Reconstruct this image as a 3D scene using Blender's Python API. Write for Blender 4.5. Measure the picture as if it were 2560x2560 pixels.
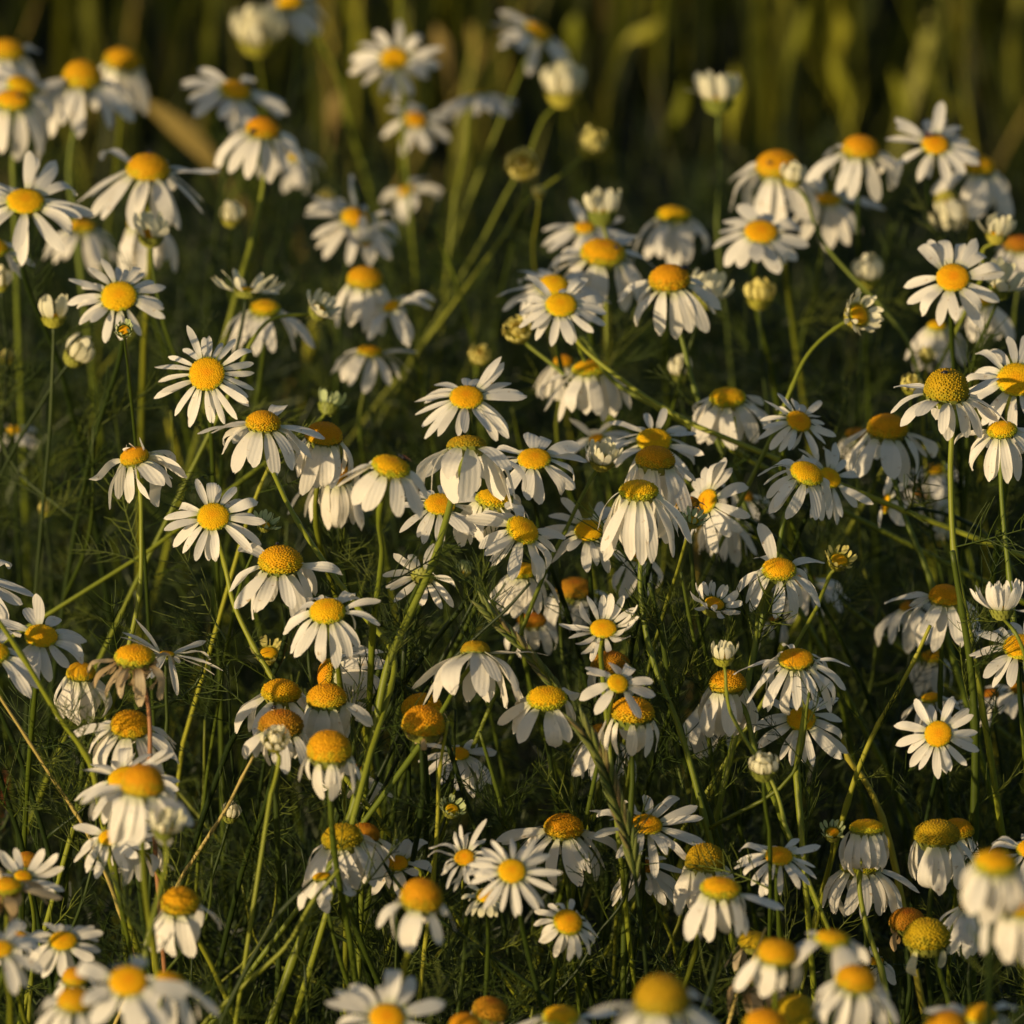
import bpy, math, random
import numpy as np
from mathutils import Vector, Matrix

random.seed(7); RNG = np.random.default_rng(7)
for o in list(bpy.data.objects): bpy.data.objects.remove(o)
S = bpy.context.scene
COL = S.collection

# ---------------------------------------------------------------- camera
PITCH = math.radians(22.0); CAMZ = 1.65; K = 0.1125; FOCUS = 3.2
cd = bpy.data.cameras.new('camera'); cam = bpy.data.objects.new('camera', cd); COL.objects.link(cam)
cam.location = (0, 0, CAMZ); cam.rotation_euler = (math.radians(90) - PITCH, 0, 0)
cd.sensor_width = 36; cd.lens = 36 / K; cd.clip_start = 0.05; cd.clip_end = 500
cd.dof.use_dof = True; cd.dof.focus_distance = 3.10; cd.dof.aperture_fstop = 14.0
S.camera = cam
FWD = Vector((0, math.cos(PITCH), -math.sin(PITCH))); RT = Vector((1, 0, 0)); UP = Vector((0, math.sin(PITCH), math.cos(PITCH)))
CAM = Vector((0, 0, CAMZ))

# ---------------------------------------------------------------- light
SUN_EL = math.radians(12); SUN_AZ = math.radians(48)      # azimuth from straight behind the camera, towards its left
tosun = Vector((-math.sin(SUN_AZ) * math.cos(SUN_EL), -math.cos(SUN_AZ) * math.cos(SUN_EL), math.sin(SUN_EL)))
w = bpy.data.worlds.new('World'); S.world = w; w.use_nodes = True
nt = w.node_tree; nt.nodes.clear()
sk = nt.nodes.new('ShaderNodeTexSky'); sk.sky_type = 'NISHITA'; sk.sun_disc = False
sk.sun_elevation = SUN_EL; sk.sun_rotation = math.atan2(tosun.x, tosun.y); sk.dust_density = 1.0
bg = nt.nodes.new('ShaderNodeBackground'); bg.inputs['Strength'].default_value = 0.098
wo = nt.nodes.new('ShaderNodeOutputWorld')
nt.links.new(sk.outputs[0], bg.inputs[0]); nt.links.new(bg.outputs[0], wo.inputs[0])
ld = bpy.data.lights.new('sun', 'SUN'); ld.energy = 5.0; ld.angle = math.radians(0.6); ld.color = (1.0, 0.77, 0.47)
sun = bpy.data.objects.new('sun', ld); COL.objects.link(sun)
sun.rotation_euler = tosun.to_track_quat('Z', 'Y').to_euler()
S.view_settings.view_transform = 'Standard'; S.view_settings.look = 'None'
S.view_settings.exposure = 0.02; S.view_settings.gamma = 1.0
S.render.resolution_x = 1024; S.render.resolution_y = 1024
S.render.engine = 'CYCLES'
S.cycles.max_bounces = 6; S.cycles.transparent_max_bounces = 6

# ---------------------------------------------------------------- materials
def new_mat(name):
    m = bpy.data.materials.new(name); m.use_nodes = True; m.node_tree.nodes.clear()
    return m, m.node_tree
def N(nt, typ, **kw):
    n = nt.nodes.new(typ)
    for k, v in kw.items(): setattr(n, k, v)
    return n
def ramp(nt, fac, stops):
    r = N(nt, 'ShaderNodeValToRGB'); nt.links.new(fac, r.inputs[0])
    e = r.color_ramp.elements
    while len(e) < len(stops): e.new(0.5)
    for el, (p, c) in zip(e, stops): el.position = p; el.color = (*c, 1)
    return r.outputs[0]
def leafy(name, stops, rand='obj', trans=0.35, rough=0.5, tint=None, noise_scale=60, bump=0.0, spec=0.3):
    m, nt = new_mat(name)
    if rand == 'obj': src = N(nt, 'ShaderNodeObjectInfo').outputs['Random']
    else: src = N(nt, 'ShaderNodeNewGeometry').outputs['Random Per Island']
    tc = N(nt, 'ShaderNodeTexCoord'); nz = N(nt, 'ShaderNodeTexNoise'); nz.inputs['Scale'].default_value = noise_scale
    nt.links.new(tc.outputs['Object'], nz.inputs['Vector'])
    mx = N(nt, 'ShaderNodeMath', operation='MULTIPLY_ADD'); nt.links.new(nz.outputs[0], mx.inputs[0]); mx.inputs[1].default_value = 0.5
    sb = N(nt, 'ShaderNodeMath', operation='SUBTRACT'); nt.links.new(src, sb.inputs[0]); sb.inputs[1].default_value = 0.25
    nt.links.new(sb.outputs[0], mx.inputs[2])
    col = ramp(nt, mx.outputs[0], stops)
    p = N(nt, 'ShaderNodeBsdfPrincipled'); p.inputs['Roughness'].default_value = rough
    p.inputs['Specular IOR Level'].default_value = spec
    nt.links.new(col, p.inputs['Base Color'])
    t = N(nt, 'ShaderNodeBsdfTranslucent'); nt.links.new(col, t.inputs[0])
    mix = N(nt, 'ShaderNodeMixShader'); mix.inputs[0].default_value = trans
    nt.links.new(p.outputs[0], mix.inputs[1]); nt.links.new(t.outputs[0], mix.inputs[2])
    o = N(nt, 'ShaderNodeOutputMaterial'); nt.links.new(mix.outputs[0], o.inputs[0])
    return m
def petal_mat(name, c0, c1, base, trans=0.38):
    # c0/c1: colours of the blade (per petal), base: tint at the foot of the petal; ridges run along the blade
    m, nt = new_mat(name)
    oi = N(nt, 'ShaderNodeObjectInfo'); tc = N(nt, 'ShaderNodeTexCoord'); sx = N(nt, 'ShaderNodeSeparateXYZ')
    nt.links.new(tc.outputs['Object'], sx.inputs[0])
    a = ramp(nt, oi.outputs['Random'], [(0, c0), (1, c1)])
    f = N(nt, 'ShaderNodeMapRange'); nt.links.new(sx.outputs['X'], f.inputs[0]); f.inputs[1].default_value = 0.02; f.inputs[2].default_value = 0.22
    mc = N(nt, 'ShaderNodeMix', data_type='RGBA'); nt.links.new(f.outputs[0], mc.inputs[0]); mc.inputs[6].default_value = (*base, 1); nt.links.new(a, mc.inputs[7])
    # small brown flecks and bruises, different on each petal
    mp = N(nt, 'ShaderNodeVectorMath', operation='ADD'); nt.links.new(tc.outputs['Object'], mp.inputs[0])
    cmb = N(nt, 'ShaderNodeCombineXYZ'); ml = N(nt, 'ShaderNodeMath', operation='MULTIPLY'); nt.links.new(oi.outputs['Random'], ml.inputs[0]); ml.inputs[1].default_value = 57.0
    nt.links.new(ml.outputs[0], cmb.inputs[0]); nt.links.new(cmb.outputs[0], mp.inputs[1])
    nz = N(nt, 'ShaderNodeTexNoise'); nz.inputs['Scale'].default_value = 7; nz.inputs['Detail'].default_value = 4; nt.links.new(mp.outputs[0], nz.inputs['Vector'])
    fl = ramp(nt, nz.outputs[0], [(0.66, (1, 1, 1)), (0.74, (0.62, 0.47, 0.28))])
    mm = N(nt, 'ShaderNodeMix', data_type='RGBA', blend_type='MULTIPLY'); mm.inputs[0].default_value = 0.8
    nt.links.new(mc.outputs[2], mm.inputs[6]); nt.links.new(fl, mm.inputs[7])
    col = mm.outputs[2]
    wv = N(nt, 'ShaderNodeMath', operation='MULTIPLY'); nt.links.new(sx.outputs['Y'], wv.inputs[0]); wv.inputs[1].default_value = 95
    sn = N(nt, 'ShaderNodeMath', operation='SINE'); nt.links.new(wv.outputs[0], sn.inputs[0])
    ad = N(nt, 'ShaderNodeMath', operation='MULTIPLY_ADD'); nt.links.new(nz.outputs[0], ad.inputs[0]); ad.inputs[1].default_value = 2.0; nt.links.new(sn.outputs[0], ad.inputs[2])
    bp = N(nt, 'ShaderNodeBump'); bp.inputs['Strength'].default_value = 0.12; bp.inputs['Distance'].default_value = 0.0004
    nt.links.new(ad.outputs[0], bp.inputs['Height'])
    p = N(nt, 'ShaderNodeBsdfPrincipled'); p.inputs['Roughness'].default_value = 0.6; p.inputs['Specular IOR Level'].default_value = 0.25
    nt.links.new(col, p.inputs['Base Color']); nt.links.new(bp.outputs[0], p.inputs['Normal'])
    t = N(nt, 'ShaderNodeBsdfTranslucent'); nt.links.new(col, t.inputs[0])
    mix = N(nt, 'ShaderNodeMixShader'); mix.inputs[0].default_value = trans
    nt.links.new(p.outputs[0], mix.inputs[1]); nt.links.new(t.outputs[0], mix.inputs[2])
    o = N(nt, 'ShaderNodeOutputMaterial'); nt.links.new(mix.outputs[0], o.inputs[0])
    return m
def disc_mat(name, rim, mid, top):
    m, nt = new_mat(name)
    tc = N(nt, 'ShaderNodeTexCoord'); ln = N(nt, 'ShaderNodeVectorMath', operation='LENGTH')
    ml = N(nt, 'ShaderNodeVectorMath', operation='MULTIPLY'); ml.inputs[1].default_value = (1, 1, 0)
    nt.links.new(tc.outputs['Object'], ml.inputs[0]); nt.links.new(ml.outputs[0], ln.inputs[0])
    oi = N(nt, 'ShaderNodeObjectInfo')
    nz = N(nt, 'ShaderNodeTexNoise'); nz.inputs['Scale'].default_value = 3.0; nz.inputs['Detail'].default_value = 3
    off = N(nt, 'ShaderNodeVectorMath', operation='ADD'); cmb = N(nt, 'ShaderNodeCombineXYZ')
    m57 = N(nt, 'ShaderNodeMath', operation='MULTIPLY'); nt.links.new(oi.outputs['Random'], m57.inputs[0]); m57.inputs[1].default_value = 41
    nt.links.new(m57.outputs[0], cmb.inputs[2]); nt.links.new(tc.outputs['Object'], off.inputs[0]); nt.links.new(cmb.outputs[0], off.inputs[1])
    nt.links.new(off.outputs[0], nz.inputs['Vector'])
    a = N(nt, 'ShaderNodeMath', operation='MULTIPLY_ADD'); nt.links.new(nz.outputs[0], a.inputs[0]); a.inputs[1].default_value = 0.55; 
    s2 = N(nt, 'ShaderNodeMath', operation='SUBTRACT'); nt.links.new(ln.outputs['Value'], s2.inputs[0]); s2.inputs[1].default_value = 0.27
    nt.links.new(s2.outputs[0], a.inputs[2])
    col = ramp(nt, a.outputs[0], [(0.12, top), (0.5, mid), (0.86, mid), (1.0, rim)])
    # floret to floret difference
    ri = N(nt, 'ShaderNodeNewGeometry')
    v = N(nt, 'ShaderNodeMapRange'); nt.links.new(ri.outputs['Random Per Island'], v.inputs[0]); v.inputs[3].default_value = 0.78; v.inputs[4].default_value = 1.12
    hv = N(nt, 'ShaderNodeHueSaturation'); nt.links.new(col, hv.inputs['Color']); nt.links.new(v.outputs[0], hv.inputs['Value'])
    v2 = N(nt, 'ShaderNodeMapRange'); nt.links.new(oi.outputs['Random'], v2.inputs[0]); v2.inputs[3].default_value = 0.488; v2.inputs[4].default_value = 0.506
    nt.links.new(v2.outputs[0], hv.inputs['Hue'])
    p = N(nt, 'ShaderNodeBsdfPrincipled'); p.inputs['Roughness'].default_value = 0.75; p.inputs['Specular IOR Level'].default_value = 0.15
    nt.links.new(hv.outputs[0], p.inputs['Base Color'])
    o = N(nt, 'ShaderNodeOutputMaterial'); nt.links.new(p.outputs[0], o.inputs[0])
    return m
M = {}
M['white'] = petal_mat('white_petal', (0.88, 0.84, 0.72), (0.82, 0.77, 0.64), (0.62, 0.62, 0.36))
M['cream'] = petal_mat('cream_petal', (0.80, 0.76, 0.55), (0.74, 0.70, 0.44), (0.50, 0.50, 0.14))
M['green'] = petal_mat('young_petal', (0.55, 0.60, 0.30), (0.42, 0.50, 0.20), (0.20, 0.28, 0.05))
M['amber'] = petal_mat('amber_petal', (0.78, 0.70, 0.22), (0.72, 0.62, 0.18), (0.40, 0.40, 0.06))
M['dry'] = petal_mat('dry_petal', (0.62, 0.50, 0.30), (0.46, 0.33, 0.16), (0.30, 0.18, 0.06))
M['disc'] = disc_mat('yellow_disc', (0.40, 0.40, 0.02), (0.72, 0.40, 0.004), (0.74, 0.33, 0.003))
M['dome'] = disc_mat('orange_dome', (0.46, 0.34, 0.01), (0.60, 0.30, 0.004), (0.64, 0.28, 0.004))
M['old'] = disc_mat('ageing_dome', (0.30, 0.18, 0.01), (0.42, 0.19, 0.008), (0.48, 0.16, 0.008))
M['olive'] = disc_mat('olive_dome', (0.30, 0.24, 0.01), (0.42, 0.27, 0.006), (0.44, 0.25, 0.006))
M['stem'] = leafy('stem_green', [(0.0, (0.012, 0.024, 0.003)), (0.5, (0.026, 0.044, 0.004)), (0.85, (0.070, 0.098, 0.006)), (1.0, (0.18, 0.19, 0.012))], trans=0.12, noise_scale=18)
M['litstem'] = leafy('lit_stem', [(0.0, (0.10, 0.14, 0.010)), (1.0, (0.24, 0.26, 0.018))], trans=0.12, noise_scale=18)  # brighter copy of the stem green, sunlit tone put into the base colour
M['bract'] = leafy('bract_green', [(0.0, (0.16, 0.20, 0.03)), (1.0, (0.30, 0.30, 0.05))], trans=0.1, noise_scale=200)
M['bractgold'] = leafy('bract_gold', [(0.0, (0.36, 0.36, 0.04)), (1.0, (0.46, 0.40, 0.06))], trans=0.1, noise_scale=200)
M['leaf'] = leafy('leaf_green', [(0.0, (0.030, 0.055, 0.008)), (0.6, (0.06, 0.09, 0.01)), (1.0, (0.14, 0.17, 0.02))], trans=0.3, noise_scale=40)
M['drystem'] = leafy('dry_stem', [(0.0, (0.35, 0.26, 0.07)), (1.0, (0.46, 0.36, 0.10))], trans=0.1, noise_scale=30)
M['redstem'] = leafy('red_stem', [(0.0, (0.28, 0.10, 0.05)), (1.0, (0.34, 0.17, 0.06))], trans=0.1, noise_scale=20)
M['spike'] = leafy('grass_seed_head', [(0.0, (0.12, 0.16, 0.03)), (0.7, (0.18, 0.20, 0.05)), (1.0, (0.24, 0.16, 0.07))], rand='isl', trans=0.25, noise_scale=80)
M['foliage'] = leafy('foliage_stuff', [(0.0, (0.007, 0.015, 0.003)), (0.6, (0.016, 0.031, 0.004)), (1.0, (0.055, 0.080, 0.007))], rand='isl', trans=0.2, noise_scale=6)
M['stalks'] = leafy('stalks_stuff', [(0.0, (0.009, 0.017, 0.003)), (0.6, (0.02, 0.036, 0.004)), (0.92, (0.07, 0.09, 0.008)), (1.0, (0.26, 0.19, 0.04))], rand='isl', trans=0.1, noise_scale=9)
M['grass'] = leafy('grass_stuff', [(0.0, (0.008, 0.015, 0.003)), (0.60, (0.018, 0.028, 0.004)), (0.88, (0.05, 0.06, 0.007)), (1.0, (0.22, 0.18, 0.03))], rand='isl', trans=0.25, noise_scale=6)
M['fargrass'] = leafy('far_grass', [(0.0, (0.022, 0.032, 0.006)), (0.50, (0.060, 0.075, 0.009)), (0.72, (0.17, 0.18, 0.013)), (0.88, (0.38, 0.37, 0.025)), (1.0, (0.48, 0.34, 0.08))], rand='isl', trans=0.35, noise_scale=6)
M['drygrass'] = leafy('dry_grass_blade', [(0.0, (0.42, 0.33, 0.08)), (1.0, (0.52, 0.38, 0.13))], trans=0.3, noise_scale=12)
M['dullstraw'] = leafy('dull_straw', [(0.0, (0.34, 0.25, 0.05)), (1.0, (0.46, 0.32, 0.10))], trans=0.3, noise_scale=12)
M['dullshoot'] = leafy('dull_shoot', [(0.0, (0.26, 0.28, 0.016)), (1.0, (0.44, 0.41, 0.03))], trans=0.3, noise_scale=12)
M['redleaf'] = leafy('red_leaf', [(0.0, (0.34, 0.08, 0.03)), (1.0, (0.42, 0.16, 0.05))], trans=0.3, noise_scale=12)
M['yellowleaf'] = leafy('yellow_leaf', [(0.0, (0.36, 0.36, 0.03)), (1.0, (0.46, 0.40, 0.05))], trans=0.3, noise_scale=12)
m, nt = new_mat('beetle_black'); p = N(nt, 'ShaderNodeBsdfPrincipled'); p.inputs['Base Color'].default_value = (0.012, 0.009, 0.008, 1); p.inputs['Roughness'].default_value = 0.3
o = N(nt, 'ShaderNodeOutputMaterial'); nt.links.new(p.outputs[0], o.inputs[0]); M['beetle'] = m
m, nt = new_mat('insect_wing'); p = N(nt, 'ShaderNodeBsdfPrincipled'); p.inputs['Base Color'].default_value = (0.16, 0.05, 0.03, 1); p.inputs['Roughness'].default_value = 0.3
o = N(nt, 'ShaderNodeOutputMaterial'); nt.links.new(p.outputs[0], o.inputs[0]); M['wing'] = m
m, nt = new_mat('soil'); tc = N(nt, 'ShaderNodeTexCoord'); nz = N(nt, 'ShaderNodeTexNoise'); nz.inputs['Scale'].default_value = 9; nz.inputs['Detail'].default_value = 8
nt.links.new(tc.outputs['Object'], nz.inputs['Vector'])
c = ramp(nt, nz.outputs[0], [(0.35, (0.020, 0.017, 0.009)), (0.55, (0.040, 0.035, 0.014)), (0.75, (0.045, 0.050, 0.014))])
p = N(nt, 'ShaderNodeBsdfPrincipled'); p.inputs['Roughness'].default_value = 0.95; nt.links.new(c, p.inputs['Base Color'])
o = N(nt, 'ShaderNodeOutputMaterial'); nt.links.new(p.outputs[0], o.inputs[0]); M['soil'] = m

# ---------------------------------------------------------------- mesh helpers
def mesh_np(name, V, F, mat, smooth=True):
    """V (n,3) array, F list/array of quads or tris (as lists)."""
    me = bpy.data.meshes.new(name)
    if isinstance(F, np.ndarray):
        k = F.shape[1]
        me.vertices.add(len(V)); me.vertices.foreach_set('co', np.asarray(V, np.float32).ravel())
        me.loops.add(F.size); me.loops.foreach_set('vertex_index', F.astype(np.int32).ravel())
        me.polygons.add(len(F)); me.polygons.foreach_set('loop_start', np.arange(0, F.size, k, dtype=np.int32))
        me.update(calc_edges=True)
    else:
        me.from_pydata([tuple(v) for v in V], [], [tuple(f) for f in F]); me.update()
    if smooth: me.polygons.foreach_set('use_smooth', [True] * len(me.polygons))
    me.materials.append(mat)
    return me
def tube(path, radii, sides=6, cap=True):
    path = [Vector(p) for p in path]; V = []; F = []
    up = Vector((0.3, 1, 0.2)).normalized()
    for i, p in enumerate(path):
        t = (path[min(i + 1, len(path) - 1)] - path[max(i - 1, 0)]).normalized()
        a = t.cross(up).normalized(); b = t.cross(a).normalized()
        for j in range(sides):
            th = 2 * math.pi * j / sides
            V.append(p + (a * math.cos(th) + b * math.sin(th)) * radii[i])
    for i in range(len(path) - 1):
        for j in range(sides):
            a0 = i * sides + j; a1 = i * sides + (j + 1) % sides
            F.append((a0, a1, a1 + sides, a0 + sides))
    if cap: F.append(tuple(range(sides))[::-1]); F.append(tuple(range((len(path) - 1) * sides, len(path) * sides)))
    return V, F
def merge(parts):
    V = []; F = []
    for v, f in parts:
        n = len(V); V += list(v); F += [tuple(i + n for i in ff) for ff in f]
    return V, F
def smooth_path(pts, n=5):
    P = [Vector(p) for p in pts]; out = []
    P = [P[0] * 2 - P[1]] + P + [P[-1] * 2 - P[-2]]
    def tan(i):
        a, b = (P[i] - P[i - 1]), (P[i + 1] - P[i]); la, lb = max(a.length, 1e-6), max(b.length, 1e-6)
        return (a / la * lb + b / lb * la).normalized()
    for i in range(1, len(P) - 2):
        p1, p2 = P[i], P[i + 1]; L = (p2 - p1).length; m1, m2 = tan(i) * L, tan(i + 1) * L
        for k in range(n):
            t = k / n; t2 = t * t; t3 = t2 * t
            out.append(p1 * (2 * t3 - 3 * t2 + 1) + m1 * (t3 - 2 * t2 + t) + p2 * (3 * t2 - 2 * t3) + m2 * (t3 - t2))
    out.append(P[-2]); return out

# petals: unit length along +X, upper side +Z
def petal_mesh(idx, bend, rnd, incurve=0.0):
    nx, ny = 10, 7; V = []; F = []
    notch = [rnd.uniform(-0.025, 0.01) for _ in range(ny)]
    notch[ny // 2] += rnd.choice([0, 0.01, -0.03]); notch[2] -= rnd.choice([0, 0.02]); notch[4] -= rnd.choice([0, 0.02])
    tw = rnd.uniform(-0.35, 0.35); side = rnd.uniform(-0.10, 0.10); cup = rnd.uniform(-0.25, 0.45)
    wav = rnd.uniform(0.0, 0.02); ph = rnd.uniform(0, 6)
    ang = 0.0; x = z = 0.0; step = 1 / (nx - 1)
    for i in range(nx):
        t = i / (nx - 1)
        prof = 0.040 + 0.080 * (1 - (1 - min(t / 0.55, 1)) ** 2.0)
        if t > 0.62: prof *= math.sqrt(max(0.0, 1 - ((t - 0.62) / 0.392) ** 2.2))
        prof = max(prof, 0.022)
        for j in range(ny):
            s = j / (ny - 1) * 2 - 1
            y = s * prof
            xx = x + (notch[j] * (1 if t > 0.9 else 0)) - 0.02 * s * s * (t > 0.7)
            zz = z + cup * (s * s - 0.3) * prof * 0.8 + 0.012 * math.cos(s * 7.5) * min(1, t * 3) * 0.35
            zz -= 0.004 * math.cos(s * 7.5) * min(1, t * 3); zz += wav * math.sin(t * 9 + ph + s)
            a = tw * t
            yr = y * math.cos(a) + side * t * t; zr = zz + y * math.sin(a)
            V.append((xx, yr, zr))
        ang = -bend(t)
        x += step * math.cos(ang); z += step * math.sin(ang)
    for i in range(nx - 1):
        for j in range(ny - 1):
            a = i * ny + j; F.append((a, a + ny, a + ny + 1, a + 1))
    return V, F
rp = random.Random(3)
BENDS = {
    'flat': lambda t, r: (lambda s: 0.10 + 0.25 * s + r * 0.2),
    'droop': lambda t, r: (lambda s: -0.10 + (0.55 + 0.3 * r) * min(1, s * 1.6)),
    'curl': lambda t, r: (lambda s: -0.2 + (2.4 + r) * max(0, s - 0.35) ** 1.1),
    'up': lambda t, r: (lambda s: 0.15 - (0.8 + 0.4 * r) * s),
    'bud': lambda t, r: (lambda s: 0.55 - (1.75 + 0.3 * r) * s),
    'wilt': lambda t, r: (lambda s: -0.3 + (1.6 + 0.8 * r) * math.sin(s * 3.2 + r)),
}
PET = {}
for mk in ('white', 'cream', 'green', 'amber', 'dry'):
    for bk in BENDS:
        if mk != 'white' and bk in ('flat',) and mk != 'dry': continue
        L = []
        for i in range(9 if mk == 'white' else 5):
            V, F = petal_mesh(i, BENDS[bk](0, rp.uniform(-0.7, 0.8)), rp)
            L.append(mesh_np('petal', V, F, M[mk]))
        PET[mk, bk] = L

# disc: dome with spiral florets, unit radius, base at z=0
def disc_mesh(h, mat, nfl=380, seed=0, spiky=0.0):
    r = random.Random(seed); V = []; F = []
    nr, na = 9, 24
    def prof(t):       # t 0 rim .. 1 top
        a = t * math.pi / 2
        return math.cos(a) ** 0.85, h * math.sin(a) ** 0.95
    V.append((0, 0, h * 0.985))
    for i in range(nr):
        rr, zz = prof(1 - (i + 1) / nr)
        for j in range(na):
            th = 2 * math.pi * j / na
            k = 1 + r.uniform(-0.015, 0.015)
            V.append((rr * 0.97 * k * math.cos(th), rr * 0.97 * k * math.sin(th), zz * 0.985))
    for j in range(na): F.append((0, 1 + j, 1 + (j + 1) % na))
    for i in range(nr - 1):
        for j in range(na):
            a = 1 + i * na + j; b = 1 + i * na + (j + 1) % na
            F.append((a, a + na, b + na, b))
    n0 = len(V); base = 1 + (nr - 1) * na
    V.append((0, 0, -0.05)); F += [(n0, base + (j + 1) % na, base + j) for j in range(na)]
    GA = math.pi * (3 - math.sqrt(5))
    for k in range(nfl):
        q = (k + 0.5) / nfl
        a = math.acos(min(1, q ** 0.5 * 1.0)) if h < 0.5 else math.asin(max(0, 1 - q))
        t = a / (math.pi / 2)
        rr, zz = prof(max(0, min(1, t + r.uniform(-.02, .02)))); th = k * GA + r.uniform(-.05, .05)
        c = Vector((rr * math.cos(th), rr * math.sin(th), zz))
        nrm = Vector((c.x, c.y, c.z / max(h, 0.2) ** 1.2 + 0.15)).normalized()
        ta = nrm.cross(Vector((0, 0, 1)) if nrm.z < 0.95 else Vector((1, 0, 0))).normalized(); tb = nrm.cross(ta)
        s = 0.040 + 0.010 * r.random(); hh = 0.012 + 0.022 * r.random() + spiky * (0.05 + 0.06 * r.random()) * (q > 0.5)
        lean = (ta * r.uniform(-.3, .3) + tb * r.uniform(-.3, .3)) * hh
        i0 = len(V)
        for m_ in range(5):
            b = 2 * math.pi * m_ / 5
            V.append(tuple(c - nrm * 0.02 + (ta * math.cos(b) + tb * math.sin(b)) * s))
        for m_ in range(5):
            b = 2 * math.pi * m_ / 5
            V.append(tuple(c + nrm * hh + lean + (ta * math.cos(b) + tb * math.sin(b)) * s * 0.55))
        for m_ in range(5):
            n = (m_ + 1) % 5; F.append((i0 + m_, i0 + n, i0 + 5 + n, i0 + 5 + m_))
        F.append((i0 + 9, i0 + 8, i0 + 7, i0 + 6, i0 + 5)[::-1])
    return mesh_np('flower_disc', V, F, mat, smooth=True)
DISC = {}
for mk in ('disc', 'dome', 'old', 'olive'):
    for hq in (35, 60, 90, 115):
        DISC[mk, hq] = [disc_mesh(hq / 100, M[mk], seed=hq + s, spiky=(0.6 if s else 0.0)) for s in range(2)]
# bract cup: overlapping green scales under the head
def cup_mesh(depth, mat, rows=3):
    parts = []; V = []; F = []; na = 18; nr = 6
    for i in range(nr + 1):
        a = i / nr * math.pi / 2
        for j in range(na):
            th = 2 * math.pi * j / na; k = 1 + 0.03 * math.cos(j * math.pi)
            V.append((0.92 * math.cos(a) ** 0.6 * k * math.cos(th) if i < nr else 0.10 * math.cos(th), 0.92 * math.cos(a) ** 0.6 * k * math.sin(th) if i < nr else 0.10 * math.sin(th), 0.02 - depth * math.sin(a)))
    for i in range(nr):
        for j in range(na):
            a = i * na + j; b = i * na + (j + 1) % na; F.append((a, b, b + na, a + na))
    parts.append((V, F))
    for row in range(rows):
        n = 15; a = (0.12 + 0.30 * row) * math.pi / 2
        for j in range(n):
            th = 2 * math.pi * (j + 0.5 * (row % 2)) / n
            rr = 0.95 * math.cos(a) ** 0.6; zz = -depth * math.sin(a)
            c = Vector((rr * math.cos(th), rr * math.sin(th), zz)); t = Vector((-math.sin(th), math.cos(th), 0)); o_ = Vector((math.cos(th), math.sin(th), 0))
            d_ = 0.30 * depth + 0.12
            v = [c - t * 0.14 - Vector((0, 0, d_)) - o_ * 0.12, c + t * 0.14 - Vector((0, 0, d_)) - o_ * 0.12, c + t * 0.12 + o_ * 0.05, c + o_ * 0.07 + Vector((0, 0, d_ * 0.55)), c - t * 0.12 + o_ * 0.05]
            parts.append((v, [(0, 1, 2, 3, 4)]))
    V, F = merge(parts)
    return mesh_np('bract_cup', V, F, mat)
CUP = {('d', 'g'): cup_mesh(0.42, M['bract'], 2), ('b', 'g'): cup_mesh(0.6, M['bract']), ('b', 'y'): cup_mesh(0.55, M['bractgold'])}

# feathery leaf: thin filaments on a rachis
def feather(r, n=9, tubes=True, width=0.012):
    """list of polylines (pts, radius)"""
    out = []; c1 = r.uniform(-0.5, 0.5); c2 = r.uniform(-0.4, 0.5)
    def rach(t): return Vector((t, c1 * t * t * 0.5, c2 * t * t * 0.6))
    out.append(([rach(t) for t in (0, .2, .4, .6, .8, 1)], width))
    for i in range(n):
        t = 0.16 + 0.80 * i / n
        for sgn in (-1, 1):
            if r.random() < 0.12: continue
            b = rach(t); L = (0.42 * (1 - t * 0.55)) * r.uniform(0.6, 1.2)
            d = Vector((r.uniform(0.5, 1.1), sgn * r.uniform(0.7, 1.1), r.uniform(-0.7, 0.9))).normalized()
            curl = Vector((r.uniform(0.1, 0.7), 0, r.uniform(-0.3, 0.7)))
            pts = [b + d * L * s + curl * L * s * s for s in (0, .35, .7, 1)]
            out.append((pts, width * 0.6))
            if r.random() < 0.75:
                b2 = pts[1]; d2 = (d + Vector((r.uniform(-.2, 1), r.uniform(-1, 1), r.uniform(-1, 1)))).normalized(); L2 = L * r.uniform(0.3, 0.6)
                out.append(([b2, b2 + d2 * L2 * 0.5, b2 + d2 * L2 + curl * L2 * 0.4], width * 0.5))
    return out
def leaf_mesh(r):
    parts = []
    for pts, wd in feather(r, n=8):
        parts.append(tube(pts, [wd * (1 - 0.5 * i / len(pts)) for i in range(len(pts))], sides=3, cap=False))
    V, F = merge(parts); return mesh_np('leaf', V, F, M['leaf'])
rl = random.Random(11)
LEAF = [leaf_mesh(rl) for _ in range(8)]

# ---------------------------------------------------------------- placing
def canopy(v): return float(np.interp(v, [-.6, -.5, -.3, .0, .15, .3, .5, .6], [2.98, 3.02, 3.08, 3.14, 3.20, 3.34, 3.56, 3.65]))
def ray(x, y):
    u = x / 1932 - 0.5; v = 0.5 - y / 1932
    return FWD + RT * (u * K) + UP * (v * K)
def at(x, y, off=0.0):
    v = 0.5 - y / 1932; d = canopy(v) + off
    return CAM + ray(x, y) * d, d
def on_plane(x, y, Y):                      # the point seen at x, y that lies at distance Y down the field
    r_ = ray(x, y); return CAM + r_ * (Y / r_.y)
def link(name, data, parent=None, mat4=None):
    o = bpy.data.objects.new(name, data); COL.objects.link(o)
    if parent is not None: o.parent = parent
    if mat4 is not None: o.matrix_basis = mat4
    return o
def thing(name, label, cat, loc, group=None):
    o = bpy.data.objects.new(name, None); COL.objects.link(o); o.location = loc; o.empty_display_size = 0.02
    o['label'] = label; o['category'] = cat
    if group: o['group'] = group
    return o
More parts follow.
